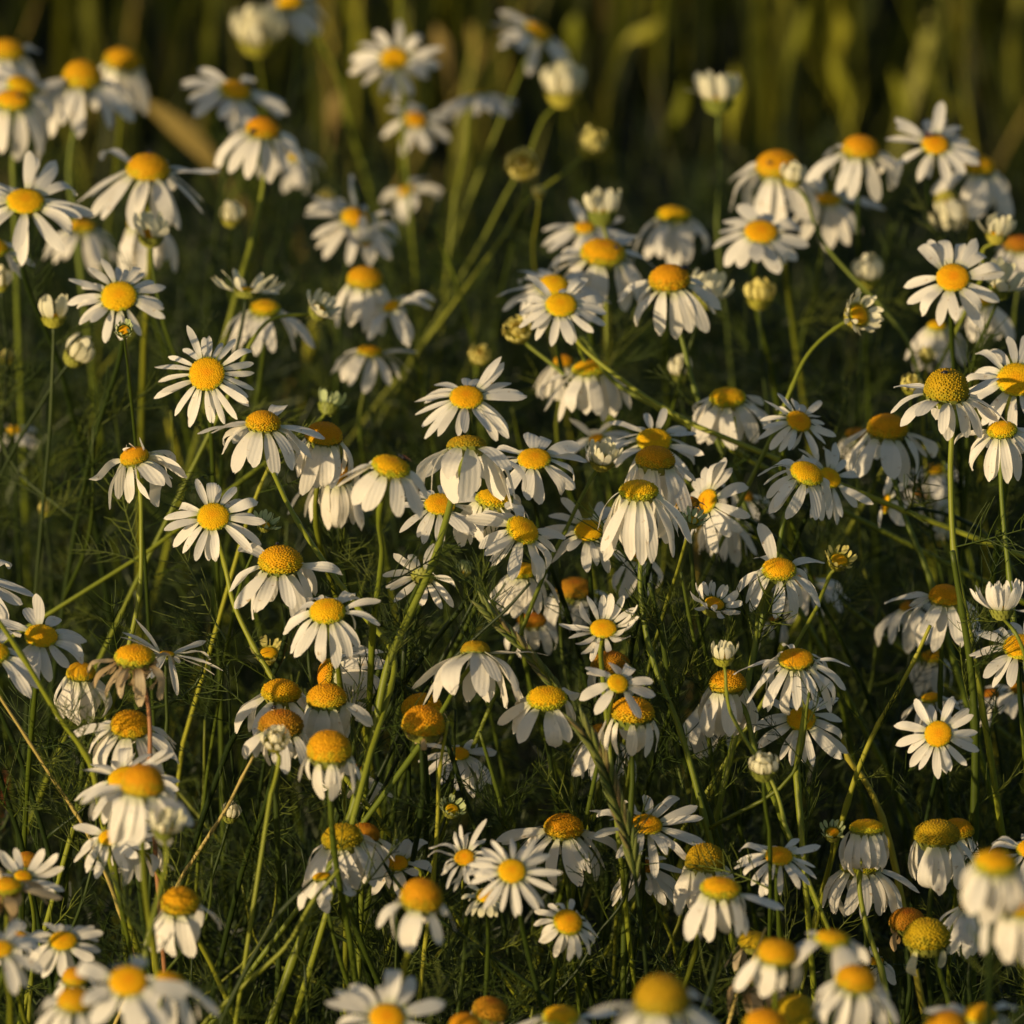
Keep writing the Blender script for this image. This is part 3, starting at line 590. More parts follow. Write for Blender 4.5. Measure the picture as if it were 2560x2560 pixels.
# ---------------------------------------------------------------- flowers
# kind x y w e r droop n P dome off flags | label | extra petals (dir,droop,len) | stem way points
TABLE = """
f 15 88 60 24 5 55 12 70 0.9 0.12 - | blurred daisy cut by the left edge, topmost at that edge
f 42 158 55 35 20 15 13 62 0.6 0.08 - | half hidden daisy behind the left edge daisy that carries a beetle
f 26 184 68 28 0 58 13 95 0.6 0.05 - | daisy at the upper left edge with a black beetle on its disc | | 25,290 28,420
f 155 134 72 22 2 45 15 92 1.15 0.08 - | shaded daisy with tall orange cone between two others at top left | | 150,240 144,330 150,400
f 233 106 66 22 8 68 11 80 0.9 0.20 - | blurred drooping daisy right behind the tall coned daisy at top left
f 446 167 58 32 14 16 14 70 0.6 0.12 - | flat spread daisy above the one with a beetle at its disc edge
f 497 236 62 25 8 42 13 82 0.9 0.03 - | daisy with a black beetle at the left rim of its disc | | 497,300 488,380 470,460 455,515
f 556 292 34 25 10 30 12 60 0.6 0.30 - | pale blurred daisy peeping out below the right of the beetle rim daisy
f 280 310 80 26 3 24 18 98 0.9 -0.02 - | big domed daisy with wide skirt and a beetle on top, upper left
f 48 377 70 42 3 12 18 90 0.35 -0.08 B | broad daisy at the left edge with one petal standing straight up | 3,-42,0.95
f 155 424 48 20 0 50 13 74 0.6 0.22 - | shaded blurred daisy low behind the petal raised left edge daisy
f 268 412 54 22 0 70 11 88 0.9 0.10 - | drooping daisy almost covered by the half open bud under the big dome
o 285 440 52 20 0 -62 12 44 0.6 -0.02 c | half open cream bud under the big domed daisy
b 436 410 38 25 0 -70 9 30 0.35 0.12 cy | small round pale bud left of the long bent stem
f -8 462 50 30 20 25 12 62 0.6 0.00 - | white petals of a daisy mostly outside the left edge
f 546 2 46 40 -5 35 11 58 0.6 0.28 - | blurred daisy cut by the top edge beside a round white bud
b 486 68 78 30 0 -62 14 62 0.35 0.30 cy | large round white bud blurred at the top left of centre
f 744 109 52 55 0 4 15 60 0.35 0.20 - | blurred open daisy with ragged petals facing forward near the top | | 752,150 760,230
f 785 224 42 45 15 5 9 52 0.35 0.34 - | small faint bluish daisy under the ragged blurred daisy at the top
f 900 176 34 4 -5 14 11 70 0.35 0.26 - | blurred daisy seen from the side on a thick upright stem | -60,50,0.9 | 882,205 872,290 864,370
f 1018 57 52 25 32 15 13 62 0.6 0.24 - | tilted blurred daisy leaning right, highest on the middle of the top | | 985,130 960,190 920,290
b 1062 170 68 15 0 -62 12 55 0.35 0.18 cy | white blurred bud standing above two yellow buds | | 1040,210 1010,280 960,370 920,440
b 985 312 58 75 0 -62 14 28 0.35 0.16 ay | round yellow bud facing forward, left of a smaller paler bud
b 1114 275 50 30 25 -66 12 36 0.35 0.16 ay | pale yellow bud tipped right at the end of a slanting stem | | 1095,295 1050,335 1000,385 960,440
b 1017 364 22 30 0 -66 7 16 0.35 0.16 ay | tiny yellow bud on the slanting stem of the pale yellow bud
o 1355 184 62 10 0 -66 13 52 0.35 0.12 c | white cup shaped bud alone on a tall straight stem | -45,-40,0.9 | 1350,225 1348,330 1356,420 1372,520 1378,600
f 672 408 52 40 15 12 16 72 0.6 0.20 - | blurred daisy with orange disc and petals fanned upward left of centre
f 692 462 22 10 170 40 6 46 0.35 0.20 - | few loose white petals hanging under the blurred fanned daisy
f 766 358 32 30 -30 30 9 60 0.35 0.42 - | faint blue grey daisy far behind, right of the fanned daisy
b 616 374 28 30 0 -66 8 20 0.35 0.30 ay | little dull yellow bud left of the fanned daisy
f 689 518 66 22 3 58 13 72 0.9 0.12 - | drooping daisy with textured orange cap below the loose white petals
f 738 576 32 35 -28 30 12 72 0.35 0.14 - | bluish shaded daisy overlapping the right side of the textured orange cap one
f 698 660 44 18 5 28 12 66 0.6 0.18 - | blurred spidery daisy with thin petals low left of centre
f 466 546 46 6 6 -8 13 52 0.35 0.02 c | daisy seen edge on with petals standing like a crown | -25,-60,0.9 0,-65,0.9 20,-60,0.9 35,-50,0.8
f 500 577 54 25 0 52 14 80 0.6 0.10 - | shaded daisy directly under the crown shaped one
o 604 583 46 30 40 -45 20 30 0.35 0.02 c | round white half open bud on a stem arching to the left | | 570,592 520,600 480,640 440,720
g 622 762 44 -10 15 -60 12 30 0.35 0.06 g | green bud turned away above the daisies left of centre | | 600,790 560,815 520,850
f 224 557 68 58 0 6 20 60 0.35 -0.05 - | full round daisy facing forward with a green bud before its lower petals
g 234 622 32 60 0 -66 14 15 0.35 -0.12 g | tight green bud in front of the lower petals of the full round daisy
o 101 595 48 12 0 -66 11 40 0.35 0.00 cy | cream cup bud with finger like petals on the left
b 143 670 46 20 40 -66 10 44 0.35 0.06 c | white tilted bud lower left of the full round daisy
b 2 536 30 20 0 -66 9 34 0.35 0.05 cy | pale bud touching the left edge beside the cup bud
b 14 676 26 20 0 -66 8 18 0.35 0.14 ay | small amber bud by the left edge, left of the white tilted bud
f 390 704 66 68 0 4 24 70 0.35 -0.06 - | big sunlit daisy with the most even ray of petals, left of centre
f 497 790 62 24 4 38 11 78 0.9 -0.05 - | daisy with smooth golden cap and petals reaching left, below the even rayed daisy | 82,-2,1.1 -75,5,1.15 | 503,850 530,905 570,985 620,1070 680,1160 731,1236 716,1330 696,1420
f 612 813 68 24 6 66 15 82 0.9 -0.02 - | ragged capped daisy with long hanging petals above another of its kind
f 634 890 62 22 0 68 15 84 0.9 0.04 - | hanging daisy tucked under the ragged capped one
f 739 875 66 28 14 46 11 78 0.6 -0.16 B | soft focus daisy with broad petals spread left and right at centre left | -70,25,1.0 | 713,940 710,1050 705,1180
f 880 747 62 42 0 14 18 78 0.35 -0.02 - | star like daisy with curly petals at the centre of the picture | 30,-25,1.1 38,-15,1.0
f 880 832 74 0 -2 52 10 98 0.6 -0.10 vBT | daisy seen from behind in shade with long petals hanging over its green stem | 150,50,1.2 | 868,885 845,965 815,1060 775,1150 735,1242 702,1400 655,1560 590,1720 510,1932
f 252 856 52 24 -14 45 14 76 0.9 -0.05 m | crumpled daisy with petals folded over its disc at the left | 80,-120,0.55 15,-135,0.6 -60,-125,0.5 40,-150,0.6 | 265,925 268,1010 264,1120 240,1230 180,1420
f 402 973 60 56 0 8 17 68 0.35 -0.06 - | sunlit daisy with narrow separate petals, second of the two large left rays | | 415,1050 430,1140 470,1220 520,1290
g 500 988 32 30 20 -30 14 22 0.35 -0.04 g | spiky green bud touching the right petals of the narrow petalled daisy
f 529 1050 78 27 0 44 14 84 0.9 -0.06 - | large domed daisy with a tiny beetle on its crown left of centre
f 617 1149 66 40 -4 34 17 74 0.6 -0.08 - | daisy with brushy golden disc under the large beetle crowned dome
f 830 949 58 45 5 12 16 62 0.35 -0.02 - | open daisy crossed by a green stem below the centre
f 933 936 66 22 5 55 14 76 0.6 -0.02 m | messy daisy with crumpled petals right of the stem crossed daisy
f 988 997 60 42 34 26 13 72 0.6 -0.06 - | daisy tilted right with brown flecks behind it, below the messy one
f 1008 863 62 38 0 16 13 74 0.35 -0.02 - | wide open daisy with shaded disc and long lower petals right of centre
f 1111 999 54 50 5 8 16 66 0.35 0.02 - | bluish star shaped daisy with shaded right half of its disc
f 1234 828 66 42 0 8 22 74 0.35 0.02 - | rounded many petalled daisy behind a cone, petals pointing up
f 1237 858 72 18 3 70 12 80 0.9 -0.04 - | golden cone daisy directly in front of the many petalled one
f 1205 920 70 24 0 62 18 108 0.6 -0.08 - | daisy with the longest curtain of hanging petals, right of centre | | 1215,1020 1225,1130 1240,1230 1290,1380 1330,1560
o 1136 866 48 30 8 -60 20 36 0.35 0.00 cy | half open white bud left of the many petalled daisy | | 1120,888 1085,935 1055,1005 1035,1060
f 1114 690 66 14 -4 62 13 82 0.6 0.08 - | shaded daisy with flat yellow cap crossed by a slanting stem | | 1100,640 1160,720 1240,770
f 1063 678 36 22 0 60 10 60 0.9 0.16 - | small drooping daisy peeping out left of the flat capped shaded one
f 1059 573 60 48 4 8 17 62 0.35 -0.02 - | crisp white daisy in front of another at upper centre | | 1090,635 1150,700 1240,770 1310,800
f 1045 534 60 35 0 18 15 74 0.6 0.06 - | daisy whose left petals stick out behind the crisp white one
b 978 624 50 55 -30 -55 14 26 0.35 0.06 ay | yellow bud with short florets left of the crisp white daisy | | 1000,650 1040,690
b 905 670 42 60 0 -66 12 20 0.35 0.20 ay | brownish blurred bud alone on the dark ground at centre
f 1138 470 80 30 4 38 13 88 0.6 0.05 B | large daisy with a beetle on the right of its wide yellow disc
f 1103 428 38 35 0 12 14 66 0.35 0.14 - | blurred daisy at the left behind the square topped bud
o 1136 396 60 8 0 -72 12 44 0.35 0.08 c | square topped white bud standing over the large wide disc daisy | | 1142,450 1144,520
f 1271 400 62 20 2 48 13 84 0.6 0.16 - | blurred daisy with left petals lit and right petals blue, upper right of centre
f 1263 518 74 28 -3 40 15 80 0.9 -0.02 - | sharp daisy with a black beetle on the right of its round disc | | 1268,570 1280,660 1300,740 1345,830 1390,920 1440,1010
o 1334 556 58 15 18 -58 13 48 0.35 0.05 c | cream half open flower tucked behind the right petals of the sharp beetle daisy
f 1436 435 60 46 3 14 13 62 0.35 0.06 B | daisy with rounded broad petals next to the tall straight stem
f 1467 303 80 25 0 52 13 88 0.9 0.08 - | large daisy with a brown spot on its dome and a bud before its petals
b 1496 336 40 20 10 -66 12 32 0.35 0.02 cy | small white bud in front of the spotted dome daisy | | 1515,365 1545,430 1573,476 1612,520 1675,588 1710,640 1727,700
f 1560 373 54 24 6 30 13 78 0.35 0.14 - | dull blue shaded daisy beneath the white bud stem at upper right
f 1625 271 68 22 3 48 14 80 0.9 0.04 - | neat daisy with smooth orange dome and evenly hanging petals, upper right
f 1765 270 54 44 0 8 14 64 0.35 0.02 - | airy daisy with a dark insect on its disc at the upper right | 5,-40,1.1
f 1848 306 60 22 6 56 12 86 0.9 0.10 - | drooping daisy right below the airy insect bearing one
o 1786 382 48 12 175 -60 10 56 0.35 0.14 cy | blurred drooping cream flower between the upper right daisies
o 1882 440 44 12 8 -66 11 38 0.35 0.02 cy | pointed cream bud near the right edge | | 1868,470 1845,520
f 1926 456 60 22 0 50 12 62 0.6 0.14 k | brown disced daisy cut by the right edge beside the pointed cream bud
f 1798 522 62 58 0 4 15 74 0.35 -0.06 - | widely rayed daisy with well spaced petals at upper right
o 1890 540 50 22 15 -45 12 48 0.35 -0.02 c | ragged opening flower right of the widely rayed daisy | 5,-85,1.1
f 1853 566 38 25 0 62 11 70 0.6 0.12 - | orange disced daisy half hidden below the ragged opening flower
f 1768 612 34 24 0 58 12 82 0.6 0.18 - | blurred daisy whose petals hang behind the widely rayed one
b 1637 522 50 15 0 -66 11 42 0.35 0.16 cy | cream blurred bud alone above the slanted opening daisy
b 1434 560 50 15 0 -64 11 36 0.35 0.12 ay | orange and yellow bud on the dark ground right of the tall stem
o 1622 593 58 50 62 -38 24 30 0.35 -0.02 cy | small opening daisy with comb like short petals on a slanting stem | | 1590,612 1530,670 1498,730 1460,810
f 1918 714 72 58 -4 6 17 76 0.35 -0.04 - | large open daisy cut by the right edge, beside the great dome
f 1787 720 86 22 3 38 16 74 1.15 -0.08 v | great dark gold dome with a beetle and short skirt, right side | 55,-30,0.9 | 1795,800 1796,900 1800,1030 1830,1200
b 1720 726 40 40 0 -66 13 20 0.35 0.06 ay | round yellow bud left of the great beetle dome
b 1748 672 30 30 0 -66 8 18 0.35 0.14 ay | tiny yellow bud above the round yellow bud
f 1675 799 74 22 3 48 9 82 0.9 0.04 B | round golden capped daisy with broad shaded petals left of the great dome | | 1690,880 1715,990 1745,1090
f 1617 816 44 22 0 60 8 50 0.6 0.18 k | blurred brown disc without clear petals beside the golden capped daisy
f 1890 807 54 28 -6 42 15 74 0.6 -0.06 - | daisy with thin separate hanging petals right under the edge flower | | 1890,880 1895,980 1905,1080
f 1508 793 48 48 26 8 18 56 0.35 0.00 - | small many petalled daisy leaning right under the slanting stem
f 1373 745 64 26 0 56 13 74 0.6 0.06 - | blue grey shaded daisy with orange disc right of centre
f 1524 889 60 36 22 38 14 72 0.6 -0.04 - | daisy leaning right with a second disc peeking out on its right | | 1485,960 1470,1030
f 1566 900 46 48 34 12 16 66 0.35 0.02 - | daisy half covered from the left by the right leaning one
f 1332 945 48 42 -66 10 13 70 0.35 0.02 - | daisy turned sideways with petals thrown to the right | -2,0,1.1
w 1297 944 44 15 0 20 12 20 0.6 -0.02 k | dark brown spent head between the curtain daisy and the sideways one
g 1308 980 34 30 20 -40 12 20 0.35 -0.04 g | grey green spiky bud under the dark spent head
f 1366 972 36 20 0 66 14 72 0.6 0.10 - | hanging petals of a daisy below the sideways turned one
f 1470 1070 60 36 0 36 14 74 0.6 -0.02 - | daisy with one long petal pointing up and the rest hanging, right of centre | -12,-45,1.1 | 1440,1130 1425,1210 1410,1280
o 1584 1055 46 45 15 -50 16 20 0.35 0.02 ay | small bristly yellow bud alone on dark ground at right | | 1575,1085 1545,1140
f 1670 950 38 15 -80 12 9 62 0.35 0.10 - | thin sideways daisy with few petals at the dark right middle
f 1785 1118 62 22 6 56 13 80 0.9 0.04 - | daisy with half shaded orange dome pressed behind a thick green stem
f 1716 1140 36 20 -12 48 11 72 0.6 0.14 k | blurred daisy with petals trailing down left, beside the half shaded dome
o 1890 1146 48 8 0 -42 22 56 0.35 -0.06 - | fan of upright white petals seen from the side at the right edge | | 1905,1185 1925,1230 1932,1260
f 1924 1218 62 46 0 8 15 70 0.35 -0.02 - | daisy cut by the right edge with a stem across its disc
f 1770 1384 52 72 0 0 17 56 0.35 -0.04 - | small crisp daisy facing forward alone against dark foliage at right
f 1756 1314 34 25 -8 42 12 74 0.6 0.08 - | blurred daisy just behind the small crisp one
f 1759 1236 42 22 0 62 10 60 0.6 0.16 - | faint orange disced daisy above the small crisp one
o 1349 1136 56 35 20 -20 22 34 0.35 -0.02 m | shaggy opening flower with short ragged petals right of centre
o 1365 1237 42 20 0 -60 14 30 0.35 -0.06 cy | greenish cream bud over an orange dome | | 1378,1290 1395,1350 1415,1420 1445,1490 1475,1560
f 1138 1184 50 46 0 -18 17 54 0.35 -0.06 - | small cup shaped daisy with upright crown petals at lower centre | | 1138,1225 1142,1270
f 1152 1245 70 20 0 76 9 50 0.9 0.02 k | brown shaded dome behind the cup shaped daisy
f 1166 1288 42 52 20 8 9 52 0.35 -0.08 B | small daisy with few blunt petals above a large dome
f 1194 1334 80 20 3 72 10 62 0.9 -0.06 - | large golden dome with crumpled hanging petals at lower centre
f 1144 1380 62 22 8 62 10 70 0.9 0.06 k | orange brown daisy in shade behind the large crumpled dome
f 1032 1312 70 30 0 56 10 66 0.6 -0.06 B | daisy with bright yolk coloured disc and folded blunt petals
f 1373 1281 68 22 0 70 11 88 0.9 -0.02 - | orange dome with long hanging petals under the greenish cream bud | | 1385,1320 1410,1400 1480,1560
f 1340 1320 40 20 0 62 10 88 0.6 0.08 k | long hanging petals left of the orange dome with the bud
f 1502 1240 68 32 0 38 21 84 0.35 -0.04 - | full daisy with layered skirt above another open one, lower right | | 1507,1310 1510,1390 1516,1460
f 1512 1355 54 52 0 8 17 74 0.35 0.02 - | open daisy crossed by the stem of the layered skirt daisy
f 1463 1168 26 22 0 60 9 46 0.6 0.14 k | small orange disc showing behind, above the layered skirt daisy
f 987 1073 54 22 0 54 12 64 0.6 0.04 - | daisy with lit yellow cap under the right tilted daisy
f 1084 1105 70 25 0 58 9 60 0.6 0.14 k | dark brown disc lying in shade at the centre
f 1004 1166 50 25 0 58 8 52 0.6 0.12 k | smaller dark brown disc left of and below the first shaded disc
f 1206 1048 36 22 0 66 11 66 0.6 0.06 - | daisy showing below the curtain of the longest petalled one
f 798 1084 44 -38 10 10 14 56 0.35 -0.04 - | daisy seen from behind with green bracts and petals radiating back
f 897 1220 54 -6 0 46 13 108 0.9 -0.06 vB | large drooping daisy seen from below with one petal pushed up right | 62,-12,0.95 | 880,1275 850,1330 800,1400
w 800 1354 78 22 5 74 9 34 1.15 -0.08 - | tall bare orange cone with tattered petals, the front one of two
w 795 1326 72 22 -3 70 5 20 0.9 -0.03 - | bare orange cone partly hidden behind the tattered front one
f 616 1308 74 20 -2 74 11 70 0.9 -0.06 - | rough orange dome with short hanging petals above a bigger smooth one
f 612 1272 60 6 -82 66 15 88 0.9 0.00 - | daisy lying on its side, petals folded back to the right
f 531 1298 68 22 2 48 14 84 0.9 -0.03 - | golden domed daisy with petals flung to the left, above a beetle dome
f 530 1358 80 22 0 72 13 60 0.9 -0.07 k | dome with a beetle on top and a bud before its petals, lower left
b 520 1398 46 50 0 -55 16 26 0.35 -0.12 cy | cream bud in front of the beetle topped dome | | 515,1430 505,1500
f 621 1402 82 24 0 74 10 60 1.15 -0.12 - | largest smooth orange egg shaped dome, lower left
f 674 1452 40 30 20 40 12 56 0.6 0.02 m | untidy small daisy with an orange disc right of the egg shaped dome
f 866 1420 40 35 10 20 12 66 0.35 0.06 - | grey shaded daisy low behind the tattered cones
f 78 1197 62 40 8 14 13 72 0.35 -0.06 - | daisy with one upright petal above the left fork of stems | -2,-45,0.85
f 153 1263 54 24 3 74 11 76 0.9 0.00 - | tight hanging daisy with an orange cap between the left stems
w 254 1232 74 25 0 40 24 70 0.6 -0.10 R | straw coloured withered daisy with curled petals on a reddish stem | | 262,1290 270,1350 276,1440
f 315 1232 30 10 5 8 12 80 0.35 -0.04 t | loose daisy of thin stray petals right of the withered one | -35,-40,1.0 -15,-50,1.0 -50,-30,1.0 100,0,1.2
f 246 1360 72 30 4 40 15 84 0.9 -0.08 - | full domed daisy crossed by a reddish stem at lower left
f -14 1228 62 35 0 35 13 78 0.6 -0.08 - | daisy mostly outside the left edge beside the upright petal one
f -46 1090 60 35 0 10 13 80 0.35 -0.05 - | two petal tips entering at the left edge above the fork of stems
f 270 1466 80 22 2 50 11 88 1.15 -0.22 B | front daisy with pointed golden cone and thick petals spread right, lower left | 15,-100,0.5
f 232 1466 60 42 -14 8 17 74 0.35 -0.10 - | daisy with shaded petals fanned left behind the pointed golden cone
f 208 1578 46 36 -10 14 13 60 0.35 -0.08 - | small daisy with petals to the left under the pointed cone daisy
f 250 1588 46 30 12 22 12 74 0.35 -0.06 m | small messy daisy with petals to the right, crossed by front stems
o 312 1562 48 25 12 -55 14 40 0.35 -0.22 c | blurred yellowish white bud below the thick petalled front daisy | | 308,1605 300,1680 285,1780
b 435 1537 32 20 15 -66 9 24 0.35 0.04 c | small shaded bud beside the thin slanting stem at lower left
f 339 1694 68 24 -6 58 9 82 1.15 -0.12 B | cone shaped daisy with four broad legs of petals, lower left
w 12 1668 56 25 0 40 13 66 0.6 -0.14 m | brown crumpled withered flower at the lower left edge
f 44 1652 34 40 10 -10 11 58 0.35 -0.10 - | small bluish daisy with lifted petals beside the crumpled brown flower
w 50 1618 44 25 0 60 5 30 0.9 0.00 k | brown seed dome behind the small bluish daisy at the left edge
f 33 1769 42 35 0 22 13 56 0.6 -0.08 - | daisy near the lower left corner half covered by a long petal
f 2 1788 44 40 0 20 12 72 0.35 -0.22 - | blurred daisy cut by the left edge with one long petal pointing down
f 119 1773 52 42 2 18 15 54 0.35 -0.10 - | small neat daisy above the blurred pair in the lower left corner | 38,0,0.9
f 242 1849 70 52 0 8 11 76 0.35 -0.40 B | large blurred front daisy with blunt petals in the lower left corner
f 143 1880 66 25 4 48 13 74 0.9 -0.26 - | golden disced daisy left of and below the large blurred corner one
f 142 1838 50 25 0 60 8 40 0.9 -0.12 - | orange disc just above the golden disced corner daisy
f 322 1848 56 28 14 44 12 80 0.6 -0.28 - | blurred daisy with a long pale petal falling right, behind the corner one
f 644 1572 76 20 -10 44 11 86 0.9 -0.06 Bv | soft daisy with olive gold disc crossed by the thick front stem
f 690 1566 54 22 10 44 11 78 0.9 -0.03 k | daisy with brown orange disc joined to the right of the olive one
f 606 1652 34 20 -10 36 9 58 0.35 -0.06 - | white petals low to the left of the thick front stem
f 750 1627 40 45 0 0 11 60 0.35 -0.02 - | small open daisy behind thin leaves, left of the egg yolk dome
f 876 1617 38 52 -10 0 24 52 0.35 -0.06 m | frilly double looking daisy at lower centre
f 966 1642 54 54 0 4 22 62 0.35 -0.12 - | round bright daisy next to the frilly one
w 920 1688 42 40 0 20 14 32 0.35 -0.06 p | small opening head with orange centre under the round bright daisy
f 797 1681 78 26 8 54 10 72 1.15 -0.18 B | tall egg yolk dome daisy with two broad right petals, lower centre
f 1064 1553 70 24 2 48 15 80 0.9 -0.02 - | orange brown domed daisy with straight petals reaching left, lower centre | -85,0,1.1 -78,6,1.0
f 1220 1553 60 34 8 -2 18 84 0.35 -0.02 - | sharp daisy with tall fan of petals next to a grass seed head
f 1216 1632 44 30 0 22 13 72 0.35 0.03 k | dim shaded daisy hidden under the sharp fan daisy
f 1073 1737 54 50 22 34 19 46 0.6 -0.05 - | small daisy with reddish orange disc and skirt of neat petals, lower centre
f 1330 1612 74 16 0 74 11 82 1.15 -0.02 v | brown gold cone with papery petals behind a brighter daisy
f 1360 1670 72 24 3 66 11 82 0.6 -0.12 - | bright yellow capped daisy in front of the brown gold cone | 118,10,1.0
f 1470 1613 52 38 6 20 18 58 0.35 -0.04 - | small full daisy with its petals swept down, lower right of centre
f 1636 1556 64 11 0 76 13 70 0.6 -0.02 - | bell shaped daisy with flat orange top, upper of two on one line | | 1634,1640 1645,1740 1660,1820
f 1623 1628 70 13 0 54 15 82 0.6 0.02 - | daisy with splayed hanging petals right under the bell shaped one
f 1768 1565 80 18 0 70 14 80 0.9 -0.02 v | broad gold dome daisy with hanging petals joined to another at right
f 1808 1558 58 20 6 60 9 70 0.9 0.04 - | orange dome peeping out right behind the broad gold one
f 1880 1622 78 26 4 58 12 84 0.6 -0.50 B | most blurred front daisy near the right edge
f 1930 1700 74 22 0 64 12 100 0.9 -0.46 B | blurred front daisy cut by the right edge below the most blurred one
f 1838 1704 54 16 0 54 14 78 0.6 -0.02 k | pale fringe of petals with a hidden brown disc at lower right
w 1749 1756 82 22 0 70 8 44 1.15 -0.04 vp | dark olive globe with only scraps of petals, lower right
w 1712 1730 66 25 0 62 10 44 0.9 0.02 k | withered brown head left of the dark olive globe
f 1468 1790 72 24 4 76 7 70 0.9 -0.26 B | blurred daisy with golden disc and few blunt legs, lower right
w 1423 1770 54 20 0 66 8 44 0.9 -0.06 v | dull brown dome behind the left of the blunt legged daisy
w 1420 1846 48 20 0 55 15 66 0.35 -0.08 D | papery straw coloured dead flower under the dull brown dome
f 1571 1766 62 16 4 34 8 72 0.6 -0.26 - | blurred sparse daisy with petals out to both sides, lower right
f 1617 1840 74 26 6 54 10 80 0.9 -0.28 - | blurred daisy with brown gold cone and thin legs, below the sparse one
f 1653 1812 30 30 0 30 10 46 0.35 0.06 - | tiny shaded daisy just right above the brown gold cone one
w 1502 1900 82 22 0 66 6 40 1.15 -0.08 v | dark shaded globe near the bottom edge, right of an orange one
f 1445 1924 78 26 0 70 8 50 0.9 -0.28 - | orange dome cut by the bottom edge beside the dark globe
f 1850 1908 64 26 -4 44 12 74 0.6 -0.28 - | blurred daisy in the lower right corner with lifted left petals | -55,-8,1.0
f 1787 1928 80 24 0 70 8 50 0.9 -0.32 - | orange dome cut by the bottom edge in front of the lower right daisy
f 1250 1868 102 18 0 46 15 108 1.15 -0.46 vB | biggest blurred foreground dome at the bottom edge, right of centre
f 1059 1912 64 24 0 48 14 72 0.6 -0.16 - | daisy at the bottom edge holding two petals out like arms | 62,-12,1.05 -75,2,1.05
w 926 1898 66 25 10 66 8 40 0.9 -0.06 k | shaded orange brown dome near the bottom edge at centre
f 878 1928 62 26 0 66 9 44 0.9 -0.16 - | orange dome on the bottom edge left of the shaded brown one
f 730 1918 66 50 0 4 15 84 0.35 -0.24 B | large open daisy cut by the bottom edge with petals fanned up
b 1441 1448 52 30 0 -60 18 28 0.35 -0.10 c | fluffy round cream bud on the yellow stem, lower right
g 1571 1569 38 40 0 -40 14 18 0.35 0.00 g | bristly dark green bud left of the bell shaped daisy
g 853 1525 38 45 20 -40 16 18 0.35 -0.02 g | bristly green bud between upright stems at lower centre
g 506 1230 48 40 0 -30 14 22 0.35 0.04 ay | open greenish yellow bud in the shade left of the brushy disc daisy
b 876 1074 30 40 0 -66 9 18 0.35 0.10 g | faint round green bud right of the back turned daisy
b 1283 702 40 20 0 -66 10 30 0.35 0.16 c | faint pale bud behind the stem of the sharp beetle daisy
f 1124 826 28 30 -20 10 9 54 0.35 0.10 - | thin grey petals of a shaded daisy above the half open white bud
f 1521 1092 38 30 0 30 12 70 0.6 0.16 k | blurred bluish daisy behind the one with one long petal up
f 1408 932 32 30 30 22 10 66 0.6 0.14 k | faint brown disced daisy right of the sideways one
f 1742 930 30 30 0 30 12 48 0.6 0.26 k | faint blurred daisy in the dark right of the golden capped one
f 1764 884 34 30 0 30 10 50 0.6 0.24 - | dim blurred daisy with orange disc under the great dome
b 1776 1014 34 20 0 -66 10 28 0.35 0.16 cy | dim cream bud left of the great dome's stem
b 85 962 24 20 0 -66 8 18 0.35 0.20 ay | blurred yellow green bud in the dark left foliage
f 26 810 28 30 0 20 10 44 0.6 0.30 - | faint white blur of a daisy in the left foliage
f 1866 1308 38 25 -10 30 12 56 0.6 0.14 k | blurred grey petalled daisy left of the lower right edge discs
f 1926 1296 36 25 0 40 10 48 0.6 0.12 k | brown disc at the right edge under the stem crossed daisy
f 1944 1598 54 35 -10 8 12 58 0.35 -0.04 - | petal tips entering at the right edge above the most blurred daisy
"""
count = 0
for line in TABLE.strip().splitlines():
    f = [q.strip() for q in line.split('|')]
    a = f[0].split(); label = f[1]
    extras = [tuple(float(v) for v in q.split(',')) for q in f[2].split()] if len(f) > 2 and f[2] else []
    way = [tuple(float(v) for v in q.split(',')) for q in f[3].split()] if len(f) > 3 and f[3] else None
    x, y, w_, e, r, dr = [float(v) for v in a[1:7]]; n = int(a[7]); P = float(a[8]); dm = float(a[9]); off = float(a[10]); flags = a[11]
    build_head((int(x), int(y)), a[0], x, y, w_, e, r, dr, n, P, dm, off, flags, label, extras, way)
    count += 1
print('heads', count)

# ---------------------------------------------------------------- free standing stalks
def stalk(name, label, cat_, way, off, rad, mat, to_ground=True, taper=0.6):
    _, d = at(way[0][0], way[0][1], off); Y = (CAM + ray(*way[0]) * d).y
    pts = [on_plane(x, y, Y) for x, y in way]
    if to_ground:
        l = pts[-1]; dv = (pts[-1] - pts[-2]); s = dv.x / max(0.02, -dv.z) if dv.z < 0 else 0
        pts.append(Vector((l.x + s * l.z * 0.6, l.y + 0.01, 0)))
    path = smooth_path(pts, 5); G = path[-1].copy(); t = thing(name, label, cat_, G)
    n = len(path); rr = [rad * (taper + (1 - taper) * i / n) * (1.3 if i % 9 == 5 else 1) for i in range(n)]
    V, F = tube([p - G for p in path], rr, sides=7); link('stem', mesh_np('stem', V, F, mat), t)
    return t, path, G
def add_leaves(t, path, G, n, rnd, lo=0.2, sc=(0.018, 0.032)):
    for k in range(n):
        p = path[rnd.randint(int(len(path) * lo), len(path) - 3)]
        link('leaf', rnd.choice(LEAF), t, Matrix.Translation(p - G) @ Matrix.Rotation(rnd.uniform(0, 6.28), 4, 'Z') @ Matrix.Rotation(-rnd.uniform(0.4, 1.2), 4, 'Y') @ Matrix.Scale(rnd.uniform(*sc), 4))
rs = random.Random(21)
